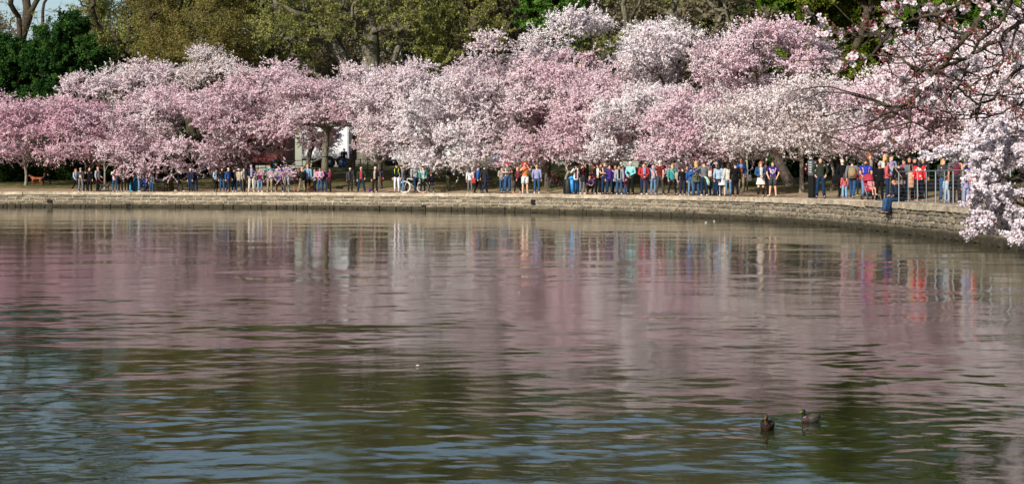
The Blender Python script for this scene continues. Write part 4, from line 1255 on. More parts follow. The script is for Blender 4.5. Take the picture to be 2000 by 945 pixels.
PEOPLE = '''
91|8|43|-90|walk|bald:ghair:b|jacket:black/black|pants:dnavy|char|man in black walking a brown dog in the shade under the trees at far left|
148|1.2|46|70|walk|pony:ginger:a|shirt:lblue|skinny:black|coral|ginger haired woman in pale blue top at the left end of the crowd|
157.5|1.0|48|180|relax|short:ghair:a|sweater:dgrey|pants:grey|white|grey haired man in dark grey sweater and grey trousers with his back turned|
167|1.6|44|190|stand|short:hblack:b|coat:black/black|pants:black|black|person in long black clothes between grey sweatered man and bald man|
175|1.3|48|0|stand|bald:ghair:a|sweater:black|pants:black|black|bald man all in black beside the light grey jacket|
191|1.3|50|60|relax|bald:dbrown:b|jacket:lgrey/white|pants:black|char|man in light grey jacket holding the black dog on a red leash|
224|1.3|47|40|photo|long:hblack:a|jacket:cream/magenta|skinny:denim|sky|woman in cream jacket over magenta top and blue jeans taking a picture|
235.5|2.0|44|20|stand|short:ginger:a|jacket:char/grey|pants:char|white|person in charcoal jacket half hidden by grey puffer jacket|
241.5|1.0|46|15|clasp|pony:hbrown:a|jacket:dgrey/dgrey|skinny:black|sky|woman in grey puffer jacket and black leggings with pale blue shoes|
254|1.3|48|10|carry|short:hbrown:a|jacket:black/black|pants:black|lgrey|tall man in black fleece in front of the bright blue bags|
272|1.3|47|80|bend|short:dbrown:c|sweater:grey|pants:ldenim|white|man in grey sweater and light jeans bending under low blossoms|
280|1.6|42|80|crouch|short:hblack:b|sweater:royal|pants:ddenim|dnavy|crouching person in blue top and dark jeans under low blossoms|
296|1.4|38|0|stand|short:hbrown:a|sweater:grey|pants:denim|teal|child in jeans and teal shoes half hidden by low blossoms near the bench|
350|1.8|44|90|walk|short:ghair:a|jacket:dnavy/dgrey|pants:char|cream|person in dark jacket stepping right alone past the bench|
372|1.8|47|-30|stand|short:whair:a|jacket:navy/dnavy|pants:ddenim|grey|white haired man in navy jacket behind thin hanging blossoms|
382|2.3|46|20|stand|short:hbrown:a|sweater:char|pants:denim|grey|person in charcoal top and jeans behind thin hanging blossoms|
422|1.6|47|70|clasp|long:hblack:b|jacket:lblue/black|skinny:black|char|long haired woman in pale blue jacket and black trousers facing right|
434|1.5|49|20|stand|short:dbrown:a|sweater:black|pants:denim|brown|man in black sweater and blue jeans looking up|
446|1.2|49|80|stride|bald:dbrown:a|sweater:blue|pants:navy|char|bald man in blue sweater walking right in navy trousers|
457|1.8|47|30|stand|long:hblack:b|jacket:black/grey|pants:ddenim|white|dark haired woman in open black jacket beside the blue sweater|
466.5|1.3|47|150|stride|hat:white:a|jacket:beige/beige|pants:ddenim|white|person in white hat and beige jacket with dark jeans|
476|1.5|49|60|stand|cap:navy:a|jacket:cream/grey|pants:olive|char|man in navy cap and pale tan jacket with olive trousers|
491|1.0|57|15|pockets|short:hbrown:a|jacket:dnavy/lav|pants:cream|white|tall man in dark navy blazer and cream trousers|
501|2.4|48|10|stand|short:hbrown:a|jacket:dnavy/teal|pants:lgrey|grey|short haired man in navy behind the blazer wearing man|
508|1.4|46|40|stand|pony:blond:a|sweater:maroon|capri:ldenim|white|blonde woman in dark magenta top left of the low blossoms|
527|1.2|55|0|photo|short:hbrown:a|shirt:teal|pants:khaki|white|man in khaki trousers with his upper body behind low blossoms|
546|1.4|52|0|wide|short:hbrown:b|sweater:royal|skinny:dbrown|white|person in bright violet blue top behind low blossoms|
560|1.8|58|180|photo|hat:char:a|shirt:lav|pants:lgrey|white|person in dark hat and lavender shirt seen over low blossoms|
578|1.6|48|20|clasp|long:hbrown:b|jacket:black/dred|skirt:dgrey|dbrown|woman in black top and short grey skirt right of low blossoms|
590|1.3|50|-150|wide|short:blond:a|jacket:dgreen/black|pants:khaki|brown|man in dark green jacket and khaki trousers with a black backpack|
601|1.8|55|170|stand|short:blond:a|jacket:sky/sky|skinny:black|black|blonde person in bright pale blue jacket with back turned|
615|1.4|48|-60|relax|cap:navy:b|jacket:lgrey/char|pants:dnavy|purple|person in pale grey jacket and dark cap next to the small dog|
625|1.2|50|0|clasp|pony:hbrown:b|jacket:pink/lblue|pants:denim|dred|woman in pink jacket over pale blue blouse and jeans|
634.5|1.7|47|10|stand|long:hbrown:b|sweater:purple|pants:ldenim|grey|woman in purple sweater and light jeans behind her friends|
645|1.3|49|-70|clasp|long:hblack:c|jacket:maroon/pink|pants:dbrown|black|woman with very long black hair in plum jacket facing left|
684|2.6|49|-5|stand|cap:white:c|jacket:dgrey/black|pants:char|grey|man in white cap and dark grey jacket standing alone|
705.5|1.4|51|0|wide|cap:cream:a|jacket:dgreen/red|pants:ddenim|char|man in olive jacket open over bright red shirt|
733|1.2|52|-30|relax|short:whair:a|jacket:black/beige|pants:dbrown|white|white haired woman in black jacket and dark brown trousers|
743|5.6|42|10|stand|short:hbrown:b|sweater:navy|shorts:red|black|person in navy top and bright red shorts behind crossed trunks|
775|1.2|58|10|stand|cap:black:a|sweater:black|skinny:*leggings|navy|woman in black cap and white purple patterned leggings|
784|2.6|55|20|stand|cap:hblack:b|shirt:lgrey|pants:ldenim|grey|person in light jeans half hidden by long haired woman|
793.5|1.8|54|80|clasp|long:hblack:b|sweater:char|skinny:black|white|long black haired woman in charcoal top beside the white bicycle|
811.5|1.3|59|25|stride|short:ghair:a|sweater:lgrey|pants:ddenim|char|tall man in pale grey hoodie striding in blue jeans|
826|1.2|54|10|relax|cap:black:a|jacket:teal/white|skinny:black|coral|woman in black cap and teal jacket with red shoes|
842|1.4|41|-140|walk|short:hbrown:b|sweater:dnavy|skinny:navy|mint|child in navy with a navy backpack walking away|
918|1.4|50|170|stand|long:dbrown:b|sweater:white|skinny:grey|white|woman in white sweater and grey jeans with back turned|
934|1.6|55|120|stride|short:hbrown:a|jacket:blue/blue|pants:black|black|man in blue jacket and black trousers left of green cap|
946.5|1.3|58|130|walk|cap:green:a|jacket:char/char|pants:navy|grey|man in green cap and dark jacket walking right|
980|1.8|54|40|clasp|pony:hbrown:a|jacket:beige/lav|skinny:denim|black|woman in beige cardigan over lavender top next to grey shirt|
991|1.3|63|10|phone|cap:red:a|tee:grey|pants:denim|brown|stocky man in red cap and grey t-shirt looking at his phone|
1011|1.8|53|-60|stride|pony:blond:a|sweater:maroon|skinny:black|peach|small woman in plum jacket and black leggings beside orange shirt|
1025.5|1.0|62|0|photo|short:blond:a|tee:orange|shorts:white|lblue|man in bright orange shirt and white shorts taking a photo|
1048.5|1.2|58|160|stand|short:blond:a|sweater:lav|capri:denim|white|heavyset person in lavender blue sweater and cropped jeans|
1125|1.4|58|-20|photo|short:hblack:a|jacket:white/maroon|skinny:ddenim|black|woman in white top taking a photo beside the blue bin|
1137|1.2|60|20|photo|pony:hbrown:a|jacket:black/red|pants:grey|white|woman in black and red jacket holding up a camera|
1151|1.5|40|10|crouch|short:hblack:b|jacket:*plaid/navy|pants:black|navy|dark haired child in plaid shirt crouching in the crowd|
1161|1.9|55|0|clasp|long:ginger:a|sweater:dred|skinny:black|black|ginger haired girl in dark red at the back of the group|
1167.5|1.2|62|0|clasp|cap:navy:b|jacket:black/white|pants:dnavy|white|youth in navy cap and black jacket with white sleeves|
1174|2.0|61|0|stand|long:ginger:a|sweater:peach|pants:dgreen|white|long ginger haired girl in peach sweater in the crowd|
1181|1.2|66|5|hug|short:hbrown:a|tee:dgrey|pants:ddenim|brown|young man in faded slate t-shirt with arms around friends|
1190.5|1.4|60|0|stand|short:hbrown:a|jacket:violet/purple|pants:ddenim|black|person in bright purple zip jacket and dark jeans|
1202|2.2|60|10|stand|short:hblack:b|sweater:maroon|pants:ddenim|char|dark haired person in dark pink shirt behind grey cardigan|
1209.5|1.1|60|10|stand|pony:hbrown:b|jacket:lgrey/black|pants:denim|white|woman in light grey cardigan and faded blue jeans|
1217|2.0|58|-10|stand|long:hblack:c|sweater:purple|skinny:black|grey|dark haired woman in purple sleeves behind the toddler|
1222.5|1.2|33|20|photo|short:hbrown:b|sweater:maroon|pants:denim|red|toddler in maroon sweater and jeans with red shoes|
1231.5|1.2|67|-30|clasp|short:whair:a|shirt:cyan|pants:black|black|grey haired man in pale cyan shirt carrying black cameras|
1257.5|1.1|65|0|clasp|short:hbrown:a|jacket:red/lav|pants:navy|white|woman in bright red jacket and navy trousers with a camera|
1275.5|1.7|63|20|relax|short:hbrown:a|shirt:lav|skinny:ldenim|grey|person in lavender sleeves and light jeans behind maroon shirt|
1289|1.2|70|150|stride|short:whair:a|tee:dred|pants:dgrey|lgrey|tall man in dark red shirt and grey trousers half turned away|
1313|1.1|62|10|wide|short:blond:a|jacket:teal/teal|skinny:dnavy|dbrown|woman in turquoise jacket with a beige bag across her chest|
1333|1.1|58|180|stand|short:hblack:a|sweater:black|pants:navy|white|boy in black sweater and navy jeans with back turned|
1342|2.1|60|10|stand|short:hblack:b|sweater:dbrown|skinny:black|black|dark clad person behind the boy in black sweater|
1349.5|1.1|60|170|stand|beanie:blue:a|jacket:blue/white|skinny:ldenim|white|person in bright blue jacket and pale jeans with back turned|
1359.5|1.0|70|175|hug|long:blond:a|sweater:*dfloral|pants:denim|denim|long blonde haired woman with olive jacket tied around her waist|
1375.5|1.0|70|-170|hug|short:dbrown:a|sweater:grey|pants:ddenim|white|dark haired person in grey sweatshirt with a mint cloth|
1383|2.0|62|170|photo|short:hblack:b|sweater:red|pants:dnavy|black|person in bright red sleeves behind grey sweatshirt|
1399.5|1.8|68|175|reach|short:ghair:c|sweater:dnavy|pants:ddenim|black|person raising both arms high to take a photo|
1403.5|1.1|65|175|stand|long:hblack:a|sweater:lblue|skinny:ddenim|black|black haired woman in pale blue cardigan with back turned|
1411|1.3|64|180|stand|long:hblack:a|shirt:sky|skirt:white|white|woman in white skirt and white shoes with bare legs|
1422.5|1.0|66|170|stand|long:hbrown:a|jacket:cream/cream|skinny:ldenim|navy|brown haired woman in cream jacket and pale blue jeans|
1436|1.1|68|170|stand|short:hblack:a|coat:black/black|pants:dnavy|orange|person in long black coat beside cream jacket|
1448|4.6|67|-10|stand|bald:whair:b|jacket:blue/lav|pants:khaki|brown|older bald man in blue jacket over checked shirt holding a white bag|
1486|1.0|71|10|clasp|curly:ginger:a|jacket:denim/cream|dress:*floral|boots:dbrown|curly haired woman in floral dress with denim jacket and tall brown boots|
1495.5|2.4|66|-10|carry|short:dbrown:a|jacket:dnavy/char|pants:black|white|dark clad person behind the woman in floral dress|
1509.5|1.2|72|0|pockets|short:hbrown:a|tee:violet|shorts:dgrey|grey|young man in purple t-shirt with round white print and grey shorts|
1602.5|1.3|83|5|pockets|short:hbrown:a|sweater:dgreen|pants:ddenim|navy|tall man in dark green sweater and jeans beside the black signpost|
1645|3.2|76|190|stand|bald:whair:a|jacket:black/black|pants:black|black|bald man in black jacket with back turned behind the girl in coral|
1649.5|2.0|50|-170|stand|long:hbrown:a|jacket:coral/coral|wideleg:sky|pink|girl in coral jacket and pale blue flared trousers|
1664.5|1.0|80|165|walk|cap:black:a|sweater:grey|pants:denim|beige|man in black cap and grey sweater wearing a tan backpack|
1679.5|3.6|62|170|stand|short:hblack:b|sweater:red|skinny:ddenim|lime|dark haired person in red top and lime shoes behind blue shirt|
1691|1.2|80|0|push|beard:dbrown:b|tee:royal|pants:ldenim|dnavy|bald bearded man in bright blue t-shirt behind the red stroller|
1698.5|4.2|84|10|stand|curly:ginger:a|jacket:brown/beige|pants:ddenim|brown|brown curly haired woman behind the bearded man|
1718|1.2|76|175|stand|short:ghair:c|jacket:black/white|pants:black|black|grey haired person in black vest with white sleeves|
1728.5|4.0|82|180|stand|long:blond:a|sweater:cream|pants:denim|brown|long blonde haired woman at the back near the railing|
1733|1.2|82|60|clasp|long:hbrown:b|sweater:coral|pants:ddenim|black|woman with long brown hair in coral red sweater|
1740.5|3.0|88|20|carry|short:hbrown:a|shirt:lav|pants:grey|grey|man in pale lavender shirt carrying a baby|
1755.5|1.5|78|170|stand|bun:hblack:b|sweater:black|capri:grey|grey|woman in black top and grey cropped trousers with a tan strap|
1766|1.9|84|-60|clasp|pony:hblack:b|jacket:grey/magenta|pants:denim|dgrey|woman in grey jacket over magenta top and blue jeans|
1776.5|2.5|88|-30|stand|short:hblack:b|jacket:dnavy/black|pants:ddenim|char|young man in dark navy jacket behind the railing|
1786|2.9|85|20|stand|short:hblack:b|jacket:black/black|pants:black|black|young man in black jacket behind the railing|
1795.5|1.5|84|175|stand|long:hblack:b|shirt:*redfloral|pants:dnavy|peach|woman with long black hair in red floral shirt behind railing|
1803|3.3|82|-20|stand|long:hbrown:b|sweater:char|pants:black|black|dark haired woman in charcoal behind the red floral shirt|
1842.5|1.8|88|10|clasp|long:blond:a|sweater:dgrey|pants:denim|grey|blonde woman in grey sweater and blue jeans behind railing|
1867|1.4|97|165|stand|short:hblack:b|tank:maroon|pants:char|teal|man in dark red tank top with back turned behind railing|
1849.5|1.5|52|170|stand|bun:hbrown:b|shirt:lblue|pants:lblue|sky|toddler in pale blue holding hands behind the railing|
1861|1.3|53|180|stand|short:hblack:b|jacket:black/pink|pants:dbrown|magenta|toddler in black jacket and bright pink shoes|
1887|1.4|62|175|stand|long:hbrown:b|jacket:lav/purple|pants:lav|pink|child in lavender clothes at the right end of the railing|
1893|3.0|80|180|stand|cap:royal:b|sweater:navy|pants:denim|grey|person in navy sweater partly hidden by near white blossoms|
'''
pend = {}; rows_ = []
for ln in PEOPLE.strip().split('\n'):
    q = ln.split('|')
    rows_.append(q)
    child = 1 if float(q[2]) < .68 * F * 1.75 / on_shore(float(q[0]), float(q[1]))[1] and q[4] not in ('crouch',) else 0
    q.append(child)
    pend[(q[4], child)] = 1
for extra in (('ledge', 0), ('seat', 1), ('crouch', 0)): pend[extra] = 1
BODY = dg_collect({k: body_mesh(*k) for k in pend})
eyeM = plain('#1a1210', .4, name='dark_eyes'); lipM = plain('#9a4a44', .6, name='lips')

def person(x, y, z, h, face, pn, hair, top, bottom, shoe, label, child=0, fat=0.0, extra_z=0):
    sc = h / (1.76 + .03 * child)
    t = thing('person', label, 'person', (x, y, z), math.radians(face), scale=(sc * (1 + fat * .6), sc * (1 + fat * .6), sc), group='people strolling along the seawall')
    st, hc, sk = hair.split(':')
    b = add('body', BODY[(pn, child)], t); slots(b, [skin_mat(SK[sk]), eyeM, lipM])
    hm = hair_mat(C_[hc]) if st not in ('cap', 'beanie', 'hat') else cloth(C_[hc])
    o = add('hair' if st not in ('cap', 'beanie', 'hat') else 'hat', cached(('h', pn, st, child), hair_mesh, pn, st, child), t)
    slots(o, [hm, hair_mat(C_['hbrown'])])
    k, cc = top.split(':'); c1, c2 = (cc.split('/') + [cc.split('/')[0]])[:2]
    o = add({'tee': 't_shirt', 'tank': 'tank_top'}.get(k, k), cached(('t', pn, k), top_mesh, pn, k, 0), t); slots(o, [cm(c1), cm(c2)])
    k, cc = bottom.split(':')
    o = add({'skinny': 'trousers', 'pants': 'trousers', 'capri': 'trousers', 'wideleg': 'trousers'}.get(k, k), cached(('b', pn, k), bottom_mesh, pn, k), t); slots(o, [cm(cc)])
    sk_ = 'boots' if shoe.startswith('boots:') else 'plain'
    cc = shoe.split(':')[-1]
    for sd in 'LR':
        o = add('boot' if sk_ == 'boots' else 'shoe', cached(('s', pn, sk_, sd), shoes_mesh, pn, sk_, sd), t); slots(o, [cm(cc)])
    return t
PP = {}
FAT = {991: .12, 1025.5: .10, 1048.5: .14, 1602.5: .12, 1691: .14, 705.5: .12, 1231.5: .08, 1257.5: .10, 1867: .08, 1509.5: .03, 733: .08, 1313: .06}
for q in rows_:
    px, s, hp, face = map(float, q[:4])
    x, y, z = on_shore(px, s); face += random.uniform(-14, 14)
    h = hp * y / F * .985
    if q[4] == 'crouch': h = min(1.7, h * 1.55)
    if h > 2.05: h = 2.05
    PP[px] = person(x, y, z - .004, h, face, q[4], q[5], q[6], q[7], q[8], q[9], q[11], FAT.get(px, 0))

# two people sitting on the wall, legs hanging over the water
for px, s, face, hr, tp_, bt, lb in ((1737, .42, -48, 'cap:black:b', 'jacket:navy/dnavy', 'pants:denim', 'person in black cap sitting on the wall with legs over the water'), (1743, .55, -52, 'short:hblack:c', 'jacket:black/black', 'pants:ddenim', 'second person sitting on the wall behind the one in black cap')):
    x, y, z = on_shore(px, s)
    p, n = arc(arc_at_px(px))
    L = arc_at_px(px); p, n = arc(L)
    f = math.atan2(-n[1], -n[0]) + math.pi / 2
    q = p + n * (.30 if px == 1737 else .34)
    person(q[0], q[1], TOPZ - .004, 1.75, math.degrees(f), 'ledge', hr, tp_, bt, 'dbrown', lb)

# ------------------------------------------------------------ things carried, parked and standing on the promenade
def at(px, s, dz=0):
    x, y, z = on_shore(px, s)
    return (x, y, z + dz)
def fwd(face):                       # unit vector a figure with this facing looks along
    a = math.radians(face); return V3(math.sin(a), -math.cos(a), 0)
black = plain('#141416', .5, name='black_plastic'); steel = plain('#8a8f94', .45, .6, name='brushed_steel')
dkmetal = plain('#1d2022', .5, .3, name='dark_painted_steel'); wood = plain('#4d5048', .8, name='weathered_bench_slats')
white = plain('#dedfe0', .5, name='white_paint'); rubber = plain('#121212', .8, name='rubber')
redleather = cloth('#b03a2c')

def backpack(px, col, label, z=1.12, sz=1.0, strap=True):
    q = [r for r in rows_ if float(r[0]) == px][0]
    x, y, zz = on_shore(px, float(q[1])); h = float(q[2]) * y / F / 1.75
    f = fwd(float(q[3])); p = V3(x, y, zz + z * h) - f * .19 * h
    t = thing('backpack', label, 'backpack', tuple(p), math.radians(float(q[3])), scale=h * sz)
    g = G(); g.loft([(0, .02, -.22), (0, .02, -.2), (0, .03, 0), (0, .02, .17), (0, .0, .23)], [(.10, .05), (.15, .085), (.16, .095), (.14, .075), (.07, .03)], 12, sup=.7)
    g.obj('main_bag', cloth(C_.get(col, col)), t)
    g = G(); g.loft([(0, .11, -.16), (0, .125, -.05), (0, .10, .03)], [(.09, .03), (.105, .04), (.08, .02)], 10, sup=.7); g.obj('front_pocket', cloth(C_.get(col, col)), t)
    for s in (-1, 1):
        g = G(); g.tube([(s * .09, -.04, .20), (s * .10, -.19, .22), (s * .11, -.33, .10), (s * .11, -.28, -.08), (s * .12, -.05, -.16)], .014, 5); g.obj('shoulder_strap', black, t)
backpack(590, 'black', 'black backpack worn by the man in dark green jacket')
backpack(842, 'dnavy', 'small navy backpack worn by the walking child', sz=.9)
backpack(1664.5, 'tan', 'tan camouflage backpack with dark straps on the man in grey sweater', sz=1.05)
backpack(1893, 'royal', 'bright blue backpack beside the man in red tank top', sz=.95, z=1.2)
backpack(224, 'dnavy', 'dark backpack worn by the woman in cream jacket', sz=.7, z=1.0)

def handbag(px, dx, z, col, label, w_=.28, h_=.26, s=None, name='handbag', cat='bag', strap=.25):
    x, y, zz = at(px, s if s else 1.0)
    t = thing(name, label, cat, (x + dx, y - .05, zz + z))
    g = G(); g.loft([(0, 0, 0), (0, 0, .04), (0, 0, h_ * .7), (0, 0, h_)], [(w_ * .38, .05), (w_ * .5, .075), (w_ * .46, .06), (w_ * .36, .02)], 12, sup=.6)
    g.obj('bag_body', cloth(C_.get(col, col)), t)
    if strap:
        g = G(); g.tube([(-w_ * .33, 0, h_ * .95), (-w_ * .2, 0, h_ + strap), (w_ * .2, 0, h_ + strap), (w_ * .33, 0, h_ * .95)], .010, 5); g.obj('strap', cloth(C_.get(col, col)), t)
handbag(921.5, .12, .62, 'red', 'red handbag carried by the woman in white sweater', .30, .34, 1.2)
handbag(950, .15, .85, 'dnavy', 'dark shoulder bag behind the man in green cap', .34, .26, 1.3)
handbag(697, 0, .42, 'black', 'black bag carried between the two men in white caps', .22, .36, 2.0)
handbag(679, 0, .65, 'black', 'small black bag in the hand of the man in dark grey jacket', .16, .2, 2.5)
handbag(1140, -.05, .72, 'char', 'charcoal shoulder bag among the women taking photos', .32, .34, 1.0)
handbag(1320, .04, .88, 'beige', 'long beige cloth bag across the turquoise jacket', .20, .36, .85, strap=.42)
handbag(1633, .02, .62, 'black', 'black duffel bag hanging from the hand of the bald man', .46, .40, 2.9)
handbag(1395, -.22, .98, 'cream', 'cream shoulder bag beside the black haired woman', .2, .32, 1.2)
handbag(1456, .20, .62, 'white', 'white paper shopping bag held by the older man in blue jacket', .26, .34, 4.3, 'shopping_bag')
handbag(1446, .02, .95, 'orange', 'orange cloth bag in front of the older man in blue jacket', .22, .42, 4.0, 'shopping_bag', strap=.1)
handbag(1778.5, 0, .50, 'peach', 'tan leather handbag hanging beside the red floral shirt', .22, .62, 1.3)
handbag(875, .05, 1.05, 'black', 'black bag hanging on the straight pale cherry trunk', .30, .34, 3.9, strap=.3)
handbag(256, .02, .02, '#2aa6cf', 'bright blue plastic sack standing behind the man in black fleece', .34, .70, 2.0, 'plastic_sack', strap=0)
handbag(264.5, .02, .02, '#1688b4', 'taller teal blue plastic sack beside the bending man', .36, 1.0, 2.2, 'plastic_sack', strap=0)
handbag(725, 0, .0, 'purple', 'purple bag lying at the feet of the white haired woman', .34, .3, 3.0, strap=0)
handbag(663, 0, .0, 'black', 'black bag lying on the leaves between the plum jacket and white cap', .55, .22, 5.2, strap=0)
# mint cloth hanging from the waist
x, y, z = at(1383, .85)
g = G(); g.loft([(0, 0, 0), (-.03, 0, .18), (-.10, 0, .36), (-.22, .02, .44)], [(.05, .012), (.085, .02), (.06, .02), (.04, .03)], 10)
tag(g.obj('cloth', cloth(C_['mint']), None, True, (x + .02, y - .12, z + .55)), 'pale mint cloth hanging from the waist of the grey sweatshirt', 'cloth')
# olive jacket round the waist
x, y, z = at(1359.5, 1.0)
g = G(); g.loft([(0, 0, .72), (0, 0, .9), (0, 0, 1.10)], [(.27, .20), (.24, .18), (.19, .15)], 14, cap=False); g.tube([(-.16, -.16, 1.04), (0, -.2, 1.02), (.02, -.22, .85)], [.04, .05, .03], 6)
tag(g.obj('jacket', cloth('#59604a'), None, True, (x, y, z)), 'olive green jacket tied around the waist of the long blonde haired woman', 'jacket')
# print on the purple t-shirt: round white badge, a part of the person's shirt
def person_at(px): return PP[px]
pm = cloth('#e4e2e6', 'shirt_print')
g = G()
for a0 in range(24):
    a = 2 * math.pi * a0 / 24; b = 2 * math.pi * (a0 + 1) / 24
    def pt(t, R): return (R * math.cos(t), -.1385 + .02 * (R * math.cos(t) / .1) ** 2, 1.24 + R * math.sin(t))
    g.raw([pt(a, .095), pt(b, .095), pt(b, .070), pt(a, .070)], [(0, 1, 2, 3)])
for (x0, z0, w_, h_) in ((-.035, 1.262, .03, .018), (.035, 1.262, .03, .018), (0, 1.215, .08, .018), (0, 1.295, .07, .012), (0, 1.115, .06, .014)):
    g.raw([(x0 - w_ / 2, -.141, z0 - h_ / 2), (x0 + w_ / 2, -.141, z0 - h_ / 2), (x0 + w_ / 2, -.141, z0 + h_ / 2), (x0 - w_ / 2, -.141, z0 + h_ / 2)], [(0, 1, 2, 3)])
g.obj('shirt_print', pm, PP[1509.5], False)
lime = cloth(C_['lime'])
for s in (-1, 1):
    g = G(); g.raw([(s * .205, -.05, .56), (s * .205, .02, .56), (s * .185, .0, .90), (s * .185, -.03, .90)], [(0, 1, 2, 3)]); g.obj('side_stripe', lime, PP[1509.5], False)
# neon straps
for s in (-1, 1):
    g = G(); g.tube([(s * .11, -.11, 1.12), (s * .11, -.135, 1.28), (s * .12, -.07, 1.44), (s * .12, .05, 1.45)], .022, 5); g.obj('vest_strap', lime, PP[775], True)
# diagonal bag straps
for px, col in ((1755.5, 'peach'), (918, 'dgrey'), (1313, 'cream')):
    g = G(); g.tube([(.15, .12, 1.44), (.05, .135, 1.3), (-.08, .135, 1.12), (-.17, .08, .95)] if px != 1313 else [(-.13, -.06, 1.45), (-.02, -.14, 1.3), (.12, -.14, 1.12), (.18, -.08, .98)], .016, 5)
    g.obj('bag_strap', cloth(C_[col]), PP[px], True)

# cameras
def camera_prop(px, s, z, label, big=False):
    q = [r for r in rows_ if float(r[0]) == px][0]
    x, y, zz = on_shore(px, float(q[1])); h = float(q[2]) * y / F / 1.75; f = fwd(float(q[3]))
    p = V3(x, y, zz + z * h) + f * .28 * h
    t = thing('camera', label, 'camera', tuple(p), math.radians(float(q[3])))
    k = 1.2 if big else .8
    g = G(); g.box((0, 0, 0), (.14 * k, .06 * k, .09 * k), bev=.008); g.box((0, 0, .055 * k), (.05 * k, .05 * k, .03 * k), bev=.005); g.obj('camera_body', black, t, False)
    g = G(); g.tube([(0, -.03 * k, 0), (0, -.12 * k, 0)], [.038 * k, .042 * k], 12); g.obj('lens', black, t)
camera_prop(1231.5, 1.2, 1.10, 'black camera held by the man in pale cyan shirt', True)
camera_prop(1257.5, 1.1, 1.04, 'black camera held by the woman in bright red jacket')
camera_prop(1025.5, 1.0, 1.56, 'small black camera in front of the orange shirted man')
camera_prop(1125, 1.0, 1.54, 'small camera held by the woman in white top by the bin')
camera_prop(1137, 1.0, 1.54, 'small camera held by the woman in black and red jacket')
camera_prop(625, 1.0, 1.0, 'dark camera held by the woman in pink jacket')
camera_prop(991, 1.0, 1.17, 'dark phone held by the man in red cap')
camera_prop(1399.5, 1.0, 1.80, 'phone held high by the person with both arms raised')

# ------------------------------------------------------------ dogs
def dog(px, s, face, col, dark, L, label):
    x, y, z = at(px, s)
    t = thing('dog', label, 'dog', (x, y, z), math.radians(face), scale=L)
    me = bpy.data.meshes.new('tmp')
    P0 = dict(rump=(0, .34, .54), belly=(0, .10, .52), chest=(0, -.22, .52), neck=(0, -.36, .64), head=(0, -.46, .76), muz=(0, -.60, .72),
              tail1=(0, .46, .60), tail2=(0, .58, .74), tail3=(0, .60, .86))
    R0 = dict(rump=(.11, .12), belly=(.10, .11), chest=(.12, .15), neck=(.08, .09), head=(.085, .085), muz=(.04, .042), tail1=(.03, .03), tail2=(.022, .022), tail3=(.012, .012))
    E = [('rump', 'belly'), ('belly', 'chest'), ('chest', 'neck'), ('neck', 'head'), ('head', 'muz'), ('rump', 'tail1'), ('tail1', 'tail2'), ('tail2', 'tail3')]
    for sd, st in (('L', .06), ('R', -.08)):
        o = .09 if sd == 'L' else -.09
        P0.update({'sh' + sd: (o, -.24, .42), 'el' + sd: (o, -.20 - st, .26), 'fp' + sd: (o, -.24 - st, .04), 'ft' + sd: (o, -.29 - st, .025),
                   'hp' + sd: (o, .34, .44), 'kn' + sd: (o, .26 + st, .30), 'hk' + sd: (o, .42 + st, .20), 'bp' + sd: (o, .38 + st, .04), 'bt' + sd: (o, .33 + st, .025)})
        R0.update({'sh' + sd: (.07, .07), 'el' + sd: (.035, .035), 'fp' + sd: (.025, .025), 'ft' + sd: (.026, .02), 'hp' + sd: (.08, .08), 'kn' + sd: (.05, .05), 'hk' + sd: (.026, .026), 'bp' + sd: (.024, .024), 'bt' + sd: (.026, .02)})
        E += [('chest', 'sh' + sd), ('sh' + sd, 'el' + sd), ('el' + sd, 'fp' + sd), ('fp' + sd, 'ft' + sd), ('rump', 'hp' + sd), ('hp' + sd, 'kn' + sd), ('kn' + sd, 'hk' + sd), ('hk' + sd, 'bp' + sd), ('bp' + sd, 'bt' + sd)]
    N = list(P0)
    me.from_pydata([P0[n] for n in N], [(N.index(a), N.index(b)) for a, b in E], [])
    o = bpy.data.objects.new('tmp', me); COL.objects.link(o)
    o.modifiers.new('s', 'SKIN'); o.modifiers.new('u', 'SUBSURF').levels = 1
    for i, n in enumerate(N): me.skin_vertices[0].data[i].radius = R0[n]
    me.skin_vertices[0].data[N.index('belly')].use_root = True
    dg = bpy.context.evaluated_depsgraph_get()
    nm = bpy.data.meshes.new_from_object(o.evaluated_get(dg)); nm.name = 'body'
    bpy.data.objects.remove(o); bpy.data.meshes.remove(me)
    nm.materials.clear(); nm.materials.append(hair_mat(col))
    nm.polygons.foreach_set('use_smooth', [True] * len(nm.polygons))
    add('body', nm, t)
    for sd in (-1, 1):
        g = G(); g.loft([(sd * .06, -.43, .82), (sd * .10, -.42, .79), (sd * .11, -.43, .70)], [(.03, .012), (.035, .012), (.012, .006)], 6, xa=(0, 1, 0)); g.obj('ear', hair_mat(dark), t)
        g = G(); g.ball((sd * .045, -.53, .775), .011, 6, 4); g.obj('eye', eyeM, t)
    g = G(); g.ball((0, -.635, .725), .02, 6, 5); g.obj('nose', eyeM, t)
    g = G(); g.ring((0, 0, 0), .10, .014, 'y'); g.obj('collar', redleather, t, True, (0, -.37, .64), (.6, 0, 0))
    return t
dog(71, 7.4, -90, '#7a3c16', '#1c120c', 1.05, 'large rust brown dog with dark muzzle walking left in the shade')
dog(205, 1.1, 80, '#131211', '#0c0c0c', .88, 'black dog on a red leash standing at the wall')
dog(606.5, 1.3, 160, '#6a3f22', '#3a2214', .72, 'small brown dog among the legs by the pale blue jacket')
a_, b_ = V3(*at(190, 1.2, .98)), V3(*at(205, 1.0, .60))
g = G(); g.tube([a_ + V3(.1, -.2, 0), lerp(a_, b_, .5) + V3(0, -.1, -.03), b_ + V3(.2, -.1, 0)], .016, 5)
tag(g.obj('dog_leash', redleather), 'red brown leash running down to the black dog', 'leash')

